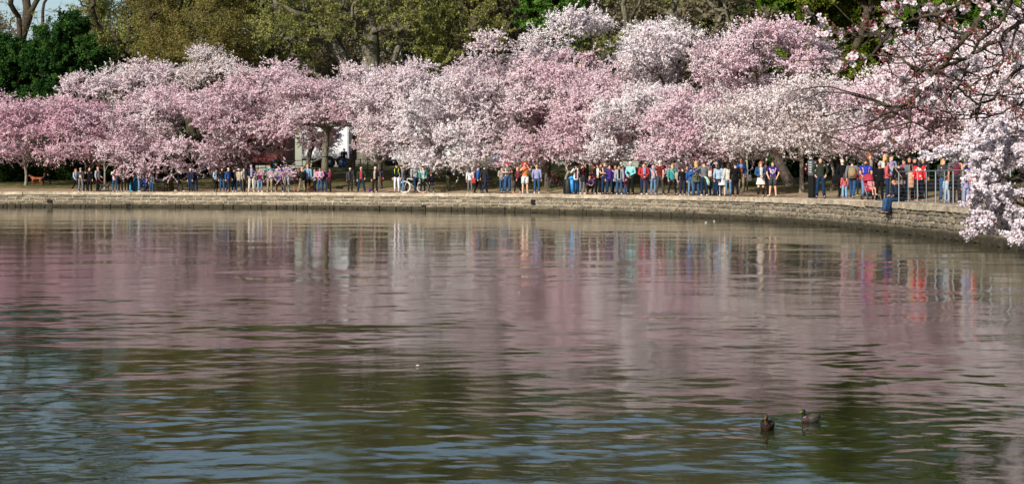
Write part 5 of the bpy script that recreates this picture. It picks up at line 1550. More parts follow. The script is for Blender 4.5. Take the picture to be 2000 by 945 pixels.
# ------------------------------------------------------------ bicycles
def bicycle(px, s, face, col, tyre, label, tilt=0, sc=1.0):
    t = thing('bicycle', label, 'bicycle', at(px, s), math.radians(face), scale=sc)
    t.rotation_euler = (0, tilt, math.radians(face))
    fm = plain(col, .4, .2)
    R = .33
    for nm, x in (('front_wheel', -.53), ('rear_wheel', .52)):
        g = G(); g.ring((0, 0, 0), R - .02, .012); wq = g.obj(nm, steel if tyre != '#d8d8d4' else white, t, True, (x, 0, R))
        g = G(); g.ring((0, 0, 0), R, .022); g.obj('tyre', plain(tyre, .7), wq, True)
        g = G()
        for k in range(14):
            a = math.pi * 2 * k / 14
            g.tube([(0, .02 if k % 2 else -.02, 0), ((R - .02) * math.cos(a), 0, (R - .02) * math.sin(a))], .003, 3)
        g.tube([(0, -.05, 0), (0, .05, 0)], .025, 8); g.obj('spokes', steel, wq, False)
    bb, st_, hd, hd2, rr_ = V3(.08, 0, .29), V3(.24, 0, .78), V3(-.36, 0, .82), V3(-.39, 0, .66), V3(.52, 0, R)
    g = G()
    for a, b in ((bb, st_), (st_ + V3(-.03, 0, -.06), hd), (bb, hd2), (hd, hd2)): g.tube([a, b], .019, 7)
    for sd in (-.045, .045):
        o = V3(0, sd, 0); g.tube([bb + o * .5, rr_ + o], .011, 5); g.tube([st_ + V3(-.02, 0, -.05), rr_ + o], .010, 5)
        g.tube([hd2 + o * .6, V3(-.53, 0, R) + o], .013, 5)
    g.obj('frame', fm, t)
    g = G(); g.loft([(.14, 0, .90), (.20, 0, .92), (.32, 0, .92), (.38, 0, .915)], [(.02, .015), (.035, .02), (.07, .03), (.05, .02)], 8, xa=(0, 1, 0)); g.tube([st_, V3(.26, 0, .90)], .014, 6); g.obj('saddle', black, t)
    g = G(); g.tube([hd, V3(-.34, 0, .98)], .014, 6); g.tube([(-.28, -.27, .99), (-.37, -.16, 1.0), (-.35, 0, .98), (-.37, .16, 1.0), (-.28, .27, .99)], .013, 6); g.obj('handlebar', black, t)
    g = G(); g.ring(bb, .09, .008, n=16); g.tube([bb + V3(0, -.09, 0), bb + V3(.1, -.09, -.13), bb + V3(.1, -.16, -.13)], .01, 5); g.tube([bb + V3(0, .09, 0), bb + V3(-.1, .09, .13), bb + V3(-.1, .16, .13)], .01, 5); g.obj('crank', dkmetal, t)
bicycle(808, 2.0, 0, '#dcdcd8', '#d8d8d4', 'white bicycle with white tyres held by the long black haired woman', sc=1.15)
bicycle(1083, 6.0, 60, '#7a1f28', '#16161a', 'dark red bicycle with child seat leaning against the thick cherry trunk', tilt=.16, sc=1.1)

# ------------------------------------------------------------ bench
def bench(px, s, face, label):
    t = thing('park_bench', label, 'bench', at(px, s), math.radians(face))
    for k in range(5):
        g = G(); g.box((0, 0, 0), (1.5, .075, .03), bev=.006); g.obj('seat_slat', wood, t, False, (0, -.20 + k * .09, .44))
    for k in range(5):
        g = G(); g.box((0, 0, 0), (1.5, .028, .075), bev=.006); g.obj('back_slat', wood, t, False, (0, .24 + k * .018, .52 + k * .095))
    for sd in (-.66, .66):
        g = G(); g.tube([(sd, -.24, 0), (sd, -.22, .2), (sd, -.24, .42)], .024, 6); g.tube([(sd, .26, 0), (sd, .20, .22), (sd, .22, .42), (sd, .30, .98)], .022, 6)
        g.tube([(sd, -.26, .42), (sd, .23, .42)], .02, 6); g.tube([(sd, -.24, .42), (sd, -.26, .62), (sd, -.1, .66), (sd, .24, .64)], .018, 6); g.obj('side_frame', dkmetal, t)
bench(308, 3.0, -12, 'slatted grey green park bench beside the low pink blossoms')

# ------------------------------------------------------------ bins
g = G(); t = thing('litter_bin', 'black slatted metal litter bin beside the blue recycling bin', 'bin', at(1110, 1.4))
g.loft([(0, 0, 0), (0, 0, .05), (0, 0, .8), (0, 0, .84)], [(.26, .26), (.28, .28), (.30, .30), (.28, .28)], 20); g.obj('bin_body', black, t)
g = G()
for k in range(20):
    a = 2 * math.pi * k / 20; g.box((.30 * math.cos(a), .30 * math.sin(a), .42), (.04, .02, .78), rz=a + math.pi / 2)
tag(g.obj('slats', dkmetal, t, False), kind='stuff')
g = G(); g.ring((0, 0, .85), .29, .022, 'z'); g.obj('rim', dkmetal, t)
def blue_bin(px, s, sc, rz, label):
    bl = plain('#2f86c8', .35, name='blue_plastic')
    t = thing('recycling_bin', label, 'bin', at(px, s), rz, scale=sc)
    g = G(); g.loft([(0, 0, .05), (0, 0, .5), (0, 0, .92)], [(.20, .22), (.24, .26), (.28, .32)], 16, sup=.55); g.obj('bin_body', bl, t)
    g = G(); g.loft([(0, 0, .92), (0, .0, .95), (0, .02, 1.0)], [(.31, .35), (.31, .35), (.24, .28)], 16, sup=.55); g.obj('lid', bl, t)
    for sd in (-.2, .2):
        g = G(); g.tube([(sd - .03, .24, .1), (sd + .03, .24, .1)], .1, 12); g.obj('wheel', rubber, t)
blue_bin(1119, 1.6, .98, .2, 'blue plastic recycling bin tilted beside the black litter bin')
blue_bin(1128.5, 1.9, .74, -.3, 'lower blue recycling bin behind the women taking photos')

# ------------------------------------------------------------ wayfinding signpost
def monolith():
    x, y, z = at(1588, 1.6)
    rz = math.radians(-52)
    t = thing('signpost', 'tall black wayfinding pillar with grey lettered panels beside the green sweater', 'sign', (x - .02, y, z), rz)
    g = G(); g.box((0, 0, .50), (.30, .30, 1.0), bev=.012); g.obj('base', plain('#0d0d0e', .35, name='black_enamel'), t, False)
    g = G(); g.box((0, 0, 1.35), (.296, .296, .70), bev=.012); g.obj('upper_panel', plain('#4a4c50', .45, name='grey_panel'), t, False)
    g = G(); g.box((0, 0, 1.72), (.30, .30, .04), bev=.01); g.obj('cap', dkmetal, t, False)
    lt = plain('#d8d8d6', .6, name='white_print')
    def glyph(face, pts, name):
        g = G()
        for (u, v, a, b) in pts:
            if face == 0: g.raw([(u, -.1495, v), (u + a, -.1495, v), (u + a, -.1495, v + b), (u, -.1495, v + b)], [(0, 1, 2, 3)])
            else: g.raw([(.1495, u, v), (.1495, u + a, v), (.1495, u + a, v + b), (.1495, u, v + b)], [(0, 1, 2, 3)])
        g.obj(name, lt, t, False)
    # arrows, bars and pictograms read as rows of white marks
    glyph(0, [(-.10, 1.60 - k * .11, .03, .05) for k in range(5)] + [(-.04, 1.61 - k * .11, .12, .016) for k in range(5)] + [(-.04, 1.585 - k * .11, .09, .012) for k in range(5)], 'directory_lines')
    glyph(1, [(-.02, 1.52, .04, .12), (-.06, 1.60, .12, .02), (-.08, 1.38, .05, .05), (.0, 1.40, .05, .04), (-.02, 1.20, .06, .06), (-.05, 1.28, .10, .014), (-.04, 1.10, .08, .014)], 'arrow')
monolith()
# slim steel post with brackets
x, y, z = at(1459.5, 5.5)
t = thing('sign_pole', 'slim steel pole with small brackets right of the blue jacketed man', 'pole', (x, y, z))
g = G(); g.tube([(0, 0, 0), (0, 0, 1.2), (-.03, 0, 2.9)], [.05, .045, .035], 8); g.obj('pole', plain('#8c9078', .6, .3), t)
for zz in (.75, 1.35, 1.85, 2.35): 
    g = G(); g.box((-.07, 0, zz), (.10, .04, .05), bev=.008); g.obj('bracket', plain('#8c9078', .6, .3), t, False)

# ------------------------------------------------------------ stroller and child
def stroller():
    x, y, z = at(1700, .85)
    t = thing('stroller', 'red hooded folding stroller with a small child facing the water', 'stroller', (x, y, z), math.radians(12))
    red = cloth('#c01840')
    for sx in (-.24, .24):
        for sy in (-.28, .30):
            g = G(); g.ring((0, 0, 0), .075, .018, 'x', 16); g.tube([(-.02, 0, 0), (.02, 0, 0)], .03, 8)
            for dx in (-.03, .03):
                pass
            g.obj('wheel', rubber, t, True, (sx, sy, .09))
        g = G(); g.tube([(sx, -.28, .09), (sx * .95, .05, .55), (sx * .9, .42, 1.02)], .014, 6); g.obj('frame_rail', steel, t)
        g = G(); g.tube([(sx, .30, .09), (sx * .95, .0, .42), (sx * .9, -.10, .55)], .013, 6); g.obj('frame_strut', steel, t)
    g = G(); g.tube([(-.216, .42, 1.02), (-.1, .46, 1.06), (.1, .46, 1.06), (.216, .42, 1.02)], .018, 6); g.obj('handle', black, t)
    g = G(); g.loft([(0, -.16, .40), (0, .0, .36), (0, .10, .40), (0, .20, .62), (0, .26, .84)], [(.20, .03), (.21, .05), (.21, .06), (.20, .04), (.17, .025)], 12); g.obj('seat', red, t)
    V = []; n = 12; k = 8
    for i in range(k + 1):
        a = math.radians(10 + 125 * i / k)
        for q in range(n + 1):
            b = math.pi * q / n
            V.append((-.23 * math.cos(b), .14 - .34 * math.cos(a) * math.sin(b) * .9 + .06, .74 + .32 * math.sin(a) * math.sin(b)))
    Fc = [(i * (n + 1) + q, i * (n + 1) + q + 1, (i + 1) * (n + 1) + q + 1, (i + 1) * (n + 1) + q) for i in range(k) for q in range(n)]
    g = G(); g.raw(V, Fc); g.obj('hood', red, t)
    g = G(); g.box((0, .12, .22), (.34, .34, .14), bev=.03); g.obj('basket', black, t)
    f = math.radians(12)
    person(x + .02, y - .02, z + .40, 1.02, 12, 'seat', 'short:hbrown:b', 'tee:pink', 'shorts:pink', 'white', 'small child in pale pink sitting in the red stroller', 1)
stroller()
x, y, z = at(1744, 2.6)
person(x, y - .1, z + 1.05, .80, 0, 'seat', 'short:hbrown:b', 'sweater:lgrey', 'pants:grey', 'white', 'baby in pale grey carried in front of the lavender shirt', 1)
# people farther up the bank, small behind the blossoms
for px, s, hp, face, ps, hr, tp_, bt, sh_, lb in ((1577, 12, 60, 200, 'crouch', 'short:hblack:c', 'sweater:red', 'pants:black', 'black', 'person in red sitting on the grass left of the black signpost'),
        (672, 20, 44, 0, 'stand', 'short:hbrown:b', 'sweater:char', 'pants:blue', 'black', 'distant person in dark top and bright blue trousers beyond the bank fence'),
        (690, 20, 45, 180, 'stand', 'long:hblack:b', 'coat:purple/purple', 'pants:black', 'black', 'distant person in dark purple coat beyond the bank fence'),
        (1164, 8, 52, 0, 'reach', 'short:hblack:c', 'sweater:dred', 'pants:black', 'black', 'person holding the left magenta umbrella over the crowd'),
        (1193, 8, 52, 0, 'reach', 'short:hblack:b', 'sweater:char', 'pants:black', 'black', 'person holding the right magenta umbrella over the crowd')):
    x, y, z = at(px, s); person(x, y, z, min(1.75, hp * y / F * (1.5 if ps == 'crouch' else 1)), face, ps, hr, tp_, bt, sh_, lb)

# ------------------------------------------------------------ umbrellas
def umbrella(px, s, z, R, tilt, col, label):
    x, y, zz = at(px, s)
    t = thing('umbrella', label, 'umbrella', (x, y, zz + z)); t.rotation_euler = tilt
    n = 8; V = [(0, 0, .0)]; Fc = []
    for i in range(1, 5):
        r_ = R * i / 4
        for k in range(n * 2):
            a = 2 * math.pi * k / (n * 2)
            V.append((r_ * math.cos(a), r_ * math.sin(a), -.42 * R * (i / 4) ** 2 - (.0 if k % 2 == 0 else -.03 * i / 4)))
    for k in range(n * 2): Fc.append((0, 1 + k, 1 + (k + 1) % (n * 2)))
    for i in range(3):
        for k in range(n * 2):
            a = 1 + i * 16 + k; b = 1 + i * 16 + (k + 1) % 16; Fc.append((a, a + 16, b + 16, b))
    g = G(); g.raw(V, Fc); g.obj('canopy', cloth(col), t)
    for k in range(n):
        a = 2 * math.pi * k / n
        g = G(); g.tube([(0, 0, -.02), (R * .5 * math.cos(a), R * .5 * math.sin(a), -.12 * R - .01), (R * math.cos(a), R * math.sin(a), -.42 * R)], .006, 4); g.obj('rib', dkmetal, t)
    g = G(); g.tube([(0, 0, .06), (0, 0, -.62), (.03, 0, -.66), (.05, 0, -.62)], .011, 6); g.obj('handle', black, t)
umbrella(1156, 8, 2.35, .48, (.9, -.5, 0), '#c4188a', 'bright magenta umbrella tilted above the photographing women')
umbrella(1194, 8, 2.3, .50, (.9, .3, 0), '#c4188a', 'second magenta umbrella above the youth in navy cap')
umbrella(1027, 1.9, 1.82, .27, (1.0, .1, .2), '#b81424', 'dark red umbrella open behind the head of the orange shirted man')
# white balloon-like orange ball by the railing end
x, y, z = at(1901, 1.6)
g = G(); g.ball((0, 0, 0), (.13, .13, .17), 12, 9); g.tube([(0, 0, -.17), (.02, 0, -.5)], .004, 4)
tag(g.obj('balloon', plain('#ee4a1c', .35), None, True, (x, y, z + .78)), 'orange balloon beside the child in lavender at the railing end', 'balloon')
# black tent-like pile of bags on the grass
x, y, z = at(1826, 6)
g = G(); g.loft([(0, 0, -.05), (0, 0, .15), (.04, 0, .42), (.10, 0, .62)], [(.62, .35), (.52, .32), (.30, .22), (.10, .08)], 12)
tag(g.obj('black_bag', cloth(C_['black']), None, True, (x, y, z)), 'heap of black bags lying on the grass behind the railing', 'bag')

# ------------------------------------------------------------ steel railing at the right
def railing():
    L_a = arc_at_px(1747); L_b = arc_at_px(1960)
    p0, n0 = arc(L_a)
    t = thing('railing', 'steel cable railing on the wall edge at the right', 'railing', (p0[0], p0[1], TOPZ))
    base = V3(p0[0], p0[1], TOPZ)
    def P3(px, z, off=.16):
        p, n = arc(arc_at_px(px)); q = p + n * off; return V3(q[0], q[1], TOPZ + z) - base
    posts = [1747, 1765, 1783, 1800, 1818, 1835, 1852, 1870, 1888, 1906, 1925, 1945, 1962]
    for i, px in enumerate(posts):
        g = G(); r_ = .022 if i % 2 == 0 else .014
        q = P3(px, 0); g.tube([q, q + V3(0, 0, 1.08)], r_, 8); g.box(q + V3(0, 0, .01), (.12, .12, .02)); g.obj('post', steel, t, False)
    g = G(); g.tube([P3(px, 1.09) for px in posts], .022, 8); g.obj('top_rail', steel, t)
    for k in range(7):
        g = G(); g.tube([P3(px, .14 + k * .13) for px in posts], .004, 4); g.obj('cable', steel, t)
railing()

# ------------------------------------------------------------ dark fence along the top of the bank
def bank_fence():
    x0, y0, z0 = on_shore(560, 17)
    t = thing('bank_fence', 'dark post and rail fence along the top of the grass bank', 'fence', (x0, y0, z0))
    b = V3(x0, y0, z0); pxs = list(np.arange(420, 760, 14.2))
    pts = [V3(*on_shore(p, 17)) - b for p in pxs]
    g0 = G(); g0.box((0, 0, .55), (.06, .06, 1.2), bev=.008); me = g0.mesh('post', [dkmetal], False)
    for q in pts: add('post', me, t, tuple(q))
    for z in (1.08, .62, .2):
        g = G(); g.tube([q + V3(0, 0, z) for q in pts], .028, 5); g.obj('rail', dkmetal, t)
bank_fence()
def picket(px0, px1, s, label, step):
    x0, y0, z0 = on_shore(px0, s); b = V3(x0, y0, z0)
    t = thing('picket_fence', label, 'fence', (x0, y0, z0))
    g0 = G(); g0.box((0, 0, .75), (.05, .05, 1.5), bev=.006); me = g0.mesh('picket', [dkmetal], False)
    pts = [V3(*on_shore(p, s)) - b for p in np.arange(px0, px1, step)]
    for q in pts: add('picket', me, t, tuple(q))
    g = G(); g.tube([q + V3(0, 0, 1.42) for q in pts], .02, 5); g.obj('rail', dkmetal, t)
picket(745, 905, 25, 'tall thin dark fence posts in front of the white coach', 9)
picket(1098, 1215, 25, 'thin dark fence posts behind the magenta umbrellas', 8)

# ------------------------------------------------------------ vehicles parked on the road above the bank
def vehicle(px0, px1, s, H, body_h0, col, label, cat, name, text=None, windows=(), depth=2.4, wheels=(.18, .82), trim=None, ztop=None):
    xa, ya, za = on_shore(px0, s); xb, yb, zb = on_shore(px1, s)
    L = math.hypot(xb - xa, yb - ya); ang = math.atan2(yb - ya, xb - xa)
    z = (za + zb) / 2
    t = thing(name, label, cat, ((xa + xb) / 2, (ya + yb) / 2, z), ang)
    pm_ = plain(col, .4)
    g = G(); g.box((0, depth / 2, body_h0 + (H - body_h0) / 2), (L, depth, H - body_h0), bev=.10); g.obj('body', pm_, t, False)
    g = G(); g.box((0, depth / 2, body_h0 + .06), (L * .97, depth * .94, .26)); g.obj('chassis', dkmetal, t, False)
    for u in wheels:
        g = G(); q = (-L / 2 + L * u, .06, .46); g.tube([(q[0], -.03, .46), (q[0], .27, .46)], .46, 20); wq = g.obj('wheel', rubber, t)
        g = G(); g.tube([(q[0], -.045, .46), (q[0], -.02, .46)], .26, 14); g.obj('hub', steel, wq)
        g = G(); 
        for k in range(10):
            a = math.pi * k / 9; b = math.pi * (k + 1) / 9
            if k < 9: g.raw([(q[0] + .56 * math.cos(a), -.012, .46 + .56 * math.sin(a)), (q[0] + .56 * math.cos(b), -.012, .46 + .56 * math.sin(b)), (q[0], -.012, .46)], [(0, 2, 1)])
        g.obj('wheel_arch', black, t, False)
    for (u0, u1, z0, z1) in windows:
        g = G(); g.box((-L / 2 + L * (u0 + u1) / 2, -.012, (z0 + z1) / 2), (L * (u1 - u0), .03, z1 - z0), bev=.01); g.obj('window', plain('#20282e', .1, name='dark_glass', spec=.8), t, False)
    if trim:
        g = G(); g.box((0, -.01, H * .72), (L * .9, .03, .10)); g.obj('trim', plain(trim, .5), t, False)
    if text:
        cu = bpy.data.curves.new('lettering', 'FONT'); cu.body = text[0]; cu.size = text[1]; cu.extrude = .01; cu.align_x = 'CENTER'
        me_o = bpy.data.objects.new('tmp', cu); COL.objects.link(me_o)
        me_ = bpy.data.meshes.new_from_object(me_o.evaluated_get(bpy.context.evaluated_depsgraph_get()))
        bpy.data.objects.remove(me_o); bpy.data.curves.remove(cu)
        me_.materials.clear(); me_.materials.append(plain('#1c3fae', .5, name='blue_lettering'))
        o = add('lettering', me_, t, (text[2] * L, -.02, text[3]), (math.pi / 2, 0, 0))
    return t
vehicle(588, 680, 24, 3.5, .7, '#cfd1d2', 'tall white box truck with blue lettering behind the forked cherry trunks', 'truck', 'delivery_truck', ('th  l . ao slli', .62, .04, 2.55), (), 2.4, (.60, .86))
vehicle(692, 905, 27, 3.2, .55, '#cfd1d2', 'long white coach parked behind the pale cherry trees', 'coach', 'tour_coach', None, [(.03 + k * .12, .13 + k * .12, 1.9, 2.7) for k in range(8)], 2.6, (.16, .78))
vehicle(470, 556, 22, 3.3, .6, '#5c0f14', 'dark red trolley bus with yellow trim behind pink blossoms', 'bus', 'trolley_bus', None, [(.06 + k * .15, .17 + k * .15, 1.7, 2.5) for k in range(6)], 2.5, (.2, .8), '#c89018')
vehicle(1095, 1225, 27, 1.9, .5, '#e2e3e4', 'low white van half hidden behind the magenta umbrellas', 'van', 'white_van', None, [(.1, .4, 1.2, 1.7), (.45, .7, 1.2, 1.7)], 2.2, (.2, .8))
def canopy_tent(px, s, w_, h_, col, label):
    x, y, z = at(px, s)
    t = thing('canopy_tent', label, 'tent', (x, y, z))
    g = G(); V = [(-w_, -w_, h_), (w_, -w_, h_), (w_, w_, h_), (-w_, w_, h_), (0, 0, h_ + .5), (-w_, -w_, .15), (w_, -w_, .15), (w_, w_, .15), (-w_, w_, .15)]
    g.raw(V, [(0, 1, 4), (1, 2, 4), (2, 3, 4), (3, 0, 4), (5, 1, 0), (5, 6, 1), (6, 7, 2, 1), (7, 8, 3, 2), (8, 5, 0, 3)]); g.obj('canopy', cloth(col), t, False)
    for a in (-1, 1):
        for b in (-1, 1):
            g = G(); g.tube([(a * w_ * 1.01, b * w_ * 1.01, 0), (a * w_ * 1.01, b * w_ * 1.01, h_)], .025, 6); g.obj('leg', white, t)
canopy_tent(986, 22, .42, .55, '#1f9be0', 'small bright blue tent on top of the bank behind the red cap')
canopy_tent(963, 22, .30, .75, '#5aa4dc', 'narrow pale blue tent on the bank left of the bright blue one')
x, y, z = at(398, 9)
t = thing('banner', 'upright bright blue banner among the pink blossoms', 'banner', (x, y, z))
g = G(); g.box((0, 0, 1.75), (.42, .03, .95)); g.obj('flag', cloth('#2a78c4'), t, False)
g = G(); g.tube([(-.22, 0, 0), (-.22, 0, 2.3)], .02, 6); g.obj('pole', steel, t)

# ------------------------------------------------------------ ducks
def duck(i, face, drake, label, sc):
    dx, dy = DUCKS[i]
    t = thing('duck', label, 'duck', (dx, dy, 0), math.radians(face), scale=sc)
    bodyc = plain('#403f3c' if drake else '#4a3524', .7, name='flank_feathers')
    if not drake: bodyc = pattern('#20150e', '#46321f', 30, .6, 'mottled_brown_feathers')
    g = G()
    g.loft([(0, -.24, .05), (0, -.21, .06), (0, -.12, .055), (0, .0, .05), (0, .12, .06), (0, .22, .09), (0, .29, .125)], [(.02, .03), (.07, .075), (.115, .095), (.13, .10), (.115, .09), (.07, .055), (.02, .015)], 18, m=0, mfun=(lambda q, k, n: (1 if q < 2 else (2 if q >= 5 else 0))) if drake else None)
    g.obj('body', [bodyc, plain('#38211a', .7, name='chestnut_breast'), plain('#15130f', .7, name='black_tail')], t)
    hc_ = plain('#091c13', .5, name='bottle_green_head') if drake else plain('#3c2b1d', .7, name='brown_head')
    g = G()
    g.loft([(0, -.17, .07), (0, -.19, .13), (0, -.19, .19), (0, -.20, .235), (0, -.205, .275), (0, -.20, .30)], [(.055, .06), (.040, .045), (.036, .040), (.044, .055), (.042, .052), (.015, .02)], 14)
    g.obj('head', hc_, t)
    g = G(); g.loft([(0, -.235, .245), (0, -.27, .235), (0, -.31, .228), (0, -.325, .227)], [(.020, .020), (.020, .012), (.022, .008), (.010, .004)], 10); g.obj('bill', plain('#8a7d1c' if drake else '#7a5524', .5, name='bill'), t)
    if drake:
        g = G(); g.loft([(0, -.178, .118), (0, -.182, .136)], [(.052, .055), (.047, .051)], 14); g.obj('neck_ring', plain('#9a9a98', .6), t)
        g = G(); g.ball((0, .25, .12), (.045, .07, .025), 10, 6); g.obj('tail', plain('#8a8882', .7, name='pale_tail'), t)
    for sd in (-1, 1):
        g = G(); g.loft([(sd * .085, -.12, .085), (sd * .115, .0, .095), (sd * .09, .14, .12), (sd * .035, .26, .15)], [(.035, .012), (.055, .022), (.042, .016), (.012, .005)], 10, xa=(0, 0, 1)); g.obj('wing', plain('#4a4238' if drake else '#2d2017', .7, name='wing_feathers'), t)
        g = G(); g.ball((sd * .040, -.225, .262), .008, 6, 4); g.obj('eye', eyeM, t)
duck(0, -18, False, 'brown mottled female duck swimming towards the camera', .40)
duck(1, -62, True, 'male duck with dark green head and yellow bill swimming left', .34)
# bits floating on the water
for k, (px, y_) in enumerate(((680, 405.5), (1395, 432), (1379, 435), (816, 716), (1270, 548), (1014, 572))):
    Y = CZ * F / (y_ - HY); X = (px - CX) * Y / F
    g = G(); g.loft([(-.05, 0, 0), (0, 0, .01), (.05, 0, 0)], [(.01, .01), (.045, .02), (.01, .01)], 8, xa=(0, 1, 0))
    o = g.obj('floating_leaf', plain('#d8d4cc', .6, name='pale_litter') if k != 4 else plain('#8a4a18', .6), None, True, (X, Y, .012))
    if k >= 3: o.scale = (.35, .35, .35)
    tag(o, ['pale scrap floating by the wall below the olive jacket', 'pale scrap floating by the wall below the black coat', 'smaller pale scrap floating left of the one below the black coat', 'tiny pale petal scrap floating in the middle of the open water', 'brown leaf floating right of the centre of the water', 'pale petal floating left of the brown leaf'][k], 'scrap' if k != 4 else 'leaf')

# ------------------------------------------------------------ near flowering branch, upper right
def PXY(px, y, Y): return V3((px - CX) * Y / F, Y, CZ - (y - HY) * Y / F)
petW = NT('near_petals')
_co = petW.coord('Object'); _nz = petW.noise(_co, 40, 2)
_g = petW.n('ShaderNodeNewGeometry')
_r = petW.ramp(_g, [(0, (.62, .48, .50, 1)), (.6, (.80, .70, .72, 1)), (1, (.86, .82, .84, 1))], 'Random Per Island')
_d = petW.n('ShaderNodeBsdfDiffuse'); _t = petW.n('ShaderNodeBsdfTranslucent'); petW.l(_r, _d); petW.l(_r, _t)
_m = petW.n('ShaderNodeMixShader'); _m.inputs[0].default_value = .4; petW.l(_d, _m, 0, 1); petW.l(_t, _m, 0, 2); petW.l(_m, petW.out)
petW = petW.m
stam = plain('#7a2c38', .7, name='stamens'); budM = plain('#7e3a40', .6, name='pink_buds'); bronze = plain('#5c3c1a', .6, name='bronze_young_leaves'); stalk = plain('#5a4a2c', .7, name='flower_stalks')
def flower(g, c, n, R=.018, r=None):
    n = n / np.linalg.norm(n); t = np.cross(n, V3(.3, .5, .8)); t /= np.linalg.norm(t); b = np.cross(n, t)
    a0 = r.uniform(0, 6)
    for k in range(5):
        a = a0 + 2 * math.pi * k / 5
        d = t * math.cos(a) + b * math.sin(a); e = -t * math.sin(a) + b * math.cos(a)
        cup = r.uniform(.1, .5)
        V = [c + d * R * .12, c + d * R * .62 + e * R * .42 + n * R * cup * .5, c + d * R * 1.0 + e * R * .24 + n * R * cup, c + d * R * .88 + n * R * cup, c + d * R * 1.0 - e * R * .24 + n * R * cup, c + d * R * .62 - e * R * .42 + n * R * cup * .5]
        g.raw(V, [(0, 1, 3), (1, 2, 3), (0, 3, 5), (3, 4, 5)], 0)
    g.raw([c + n * R * .12 + (t * math.cos(q) + b * math.sin(q)) * R * .2 for q in (0, 1.26, 2.5, 3.77, 5)], [(0, 1, 2, 3, 4)], 1)
def cluster_mesh(seed, nf, nb, nl_, rad=.042):
    r = np.random.default_rng(seed); g = G()
    for _ in range(nf):
        d = unit(r.normal(size=3) + V3(0, 0, -.25)); c = d * rad * r.uniform(.6, 1.1)
        flower(g, c, d + r.normal(size=3) * .35, .0185, r); g.tube([(0, 0, 0), c * .95], .0012, 3, 3)
    for _ in range(nb):
        d = unit(r.normal(size=3) + V3(0, 0, -.1)); c = d * rad * r.uniform(.5, 1.0)
        g.loft([c, c + d * .006, c + d * .013, c + d * .018], [(.002, .002), (.006, .006), (.006, .006), (.001, .001)], 6, 2); g.tube([(0, 0, 0), c], .0013, 3, 3)
    for _ in range(nl_):
        d = unit(r.normal(size=3)); e = unit(np.cross(d, r.normal(size=3)))
        L = r.uniform(.018, .034)
        g.raw([(0, 0, 0) + d * .004, d * L * .5 + e * L * .22, d * L, d * L * .5 - e * L * .22], [(0, 1, 2, 3)], 4)
    return g.mesh('blossom_cluster', [petW, stam, budM, stalk, bronze], False)
CL = [cluster_mesh(500 + k, 9 + k % 3, 3, 4) for k in range(4)]
BU = [cluster_mesh(520 + k, 1, 10, 9, .030) for k in range(3)]
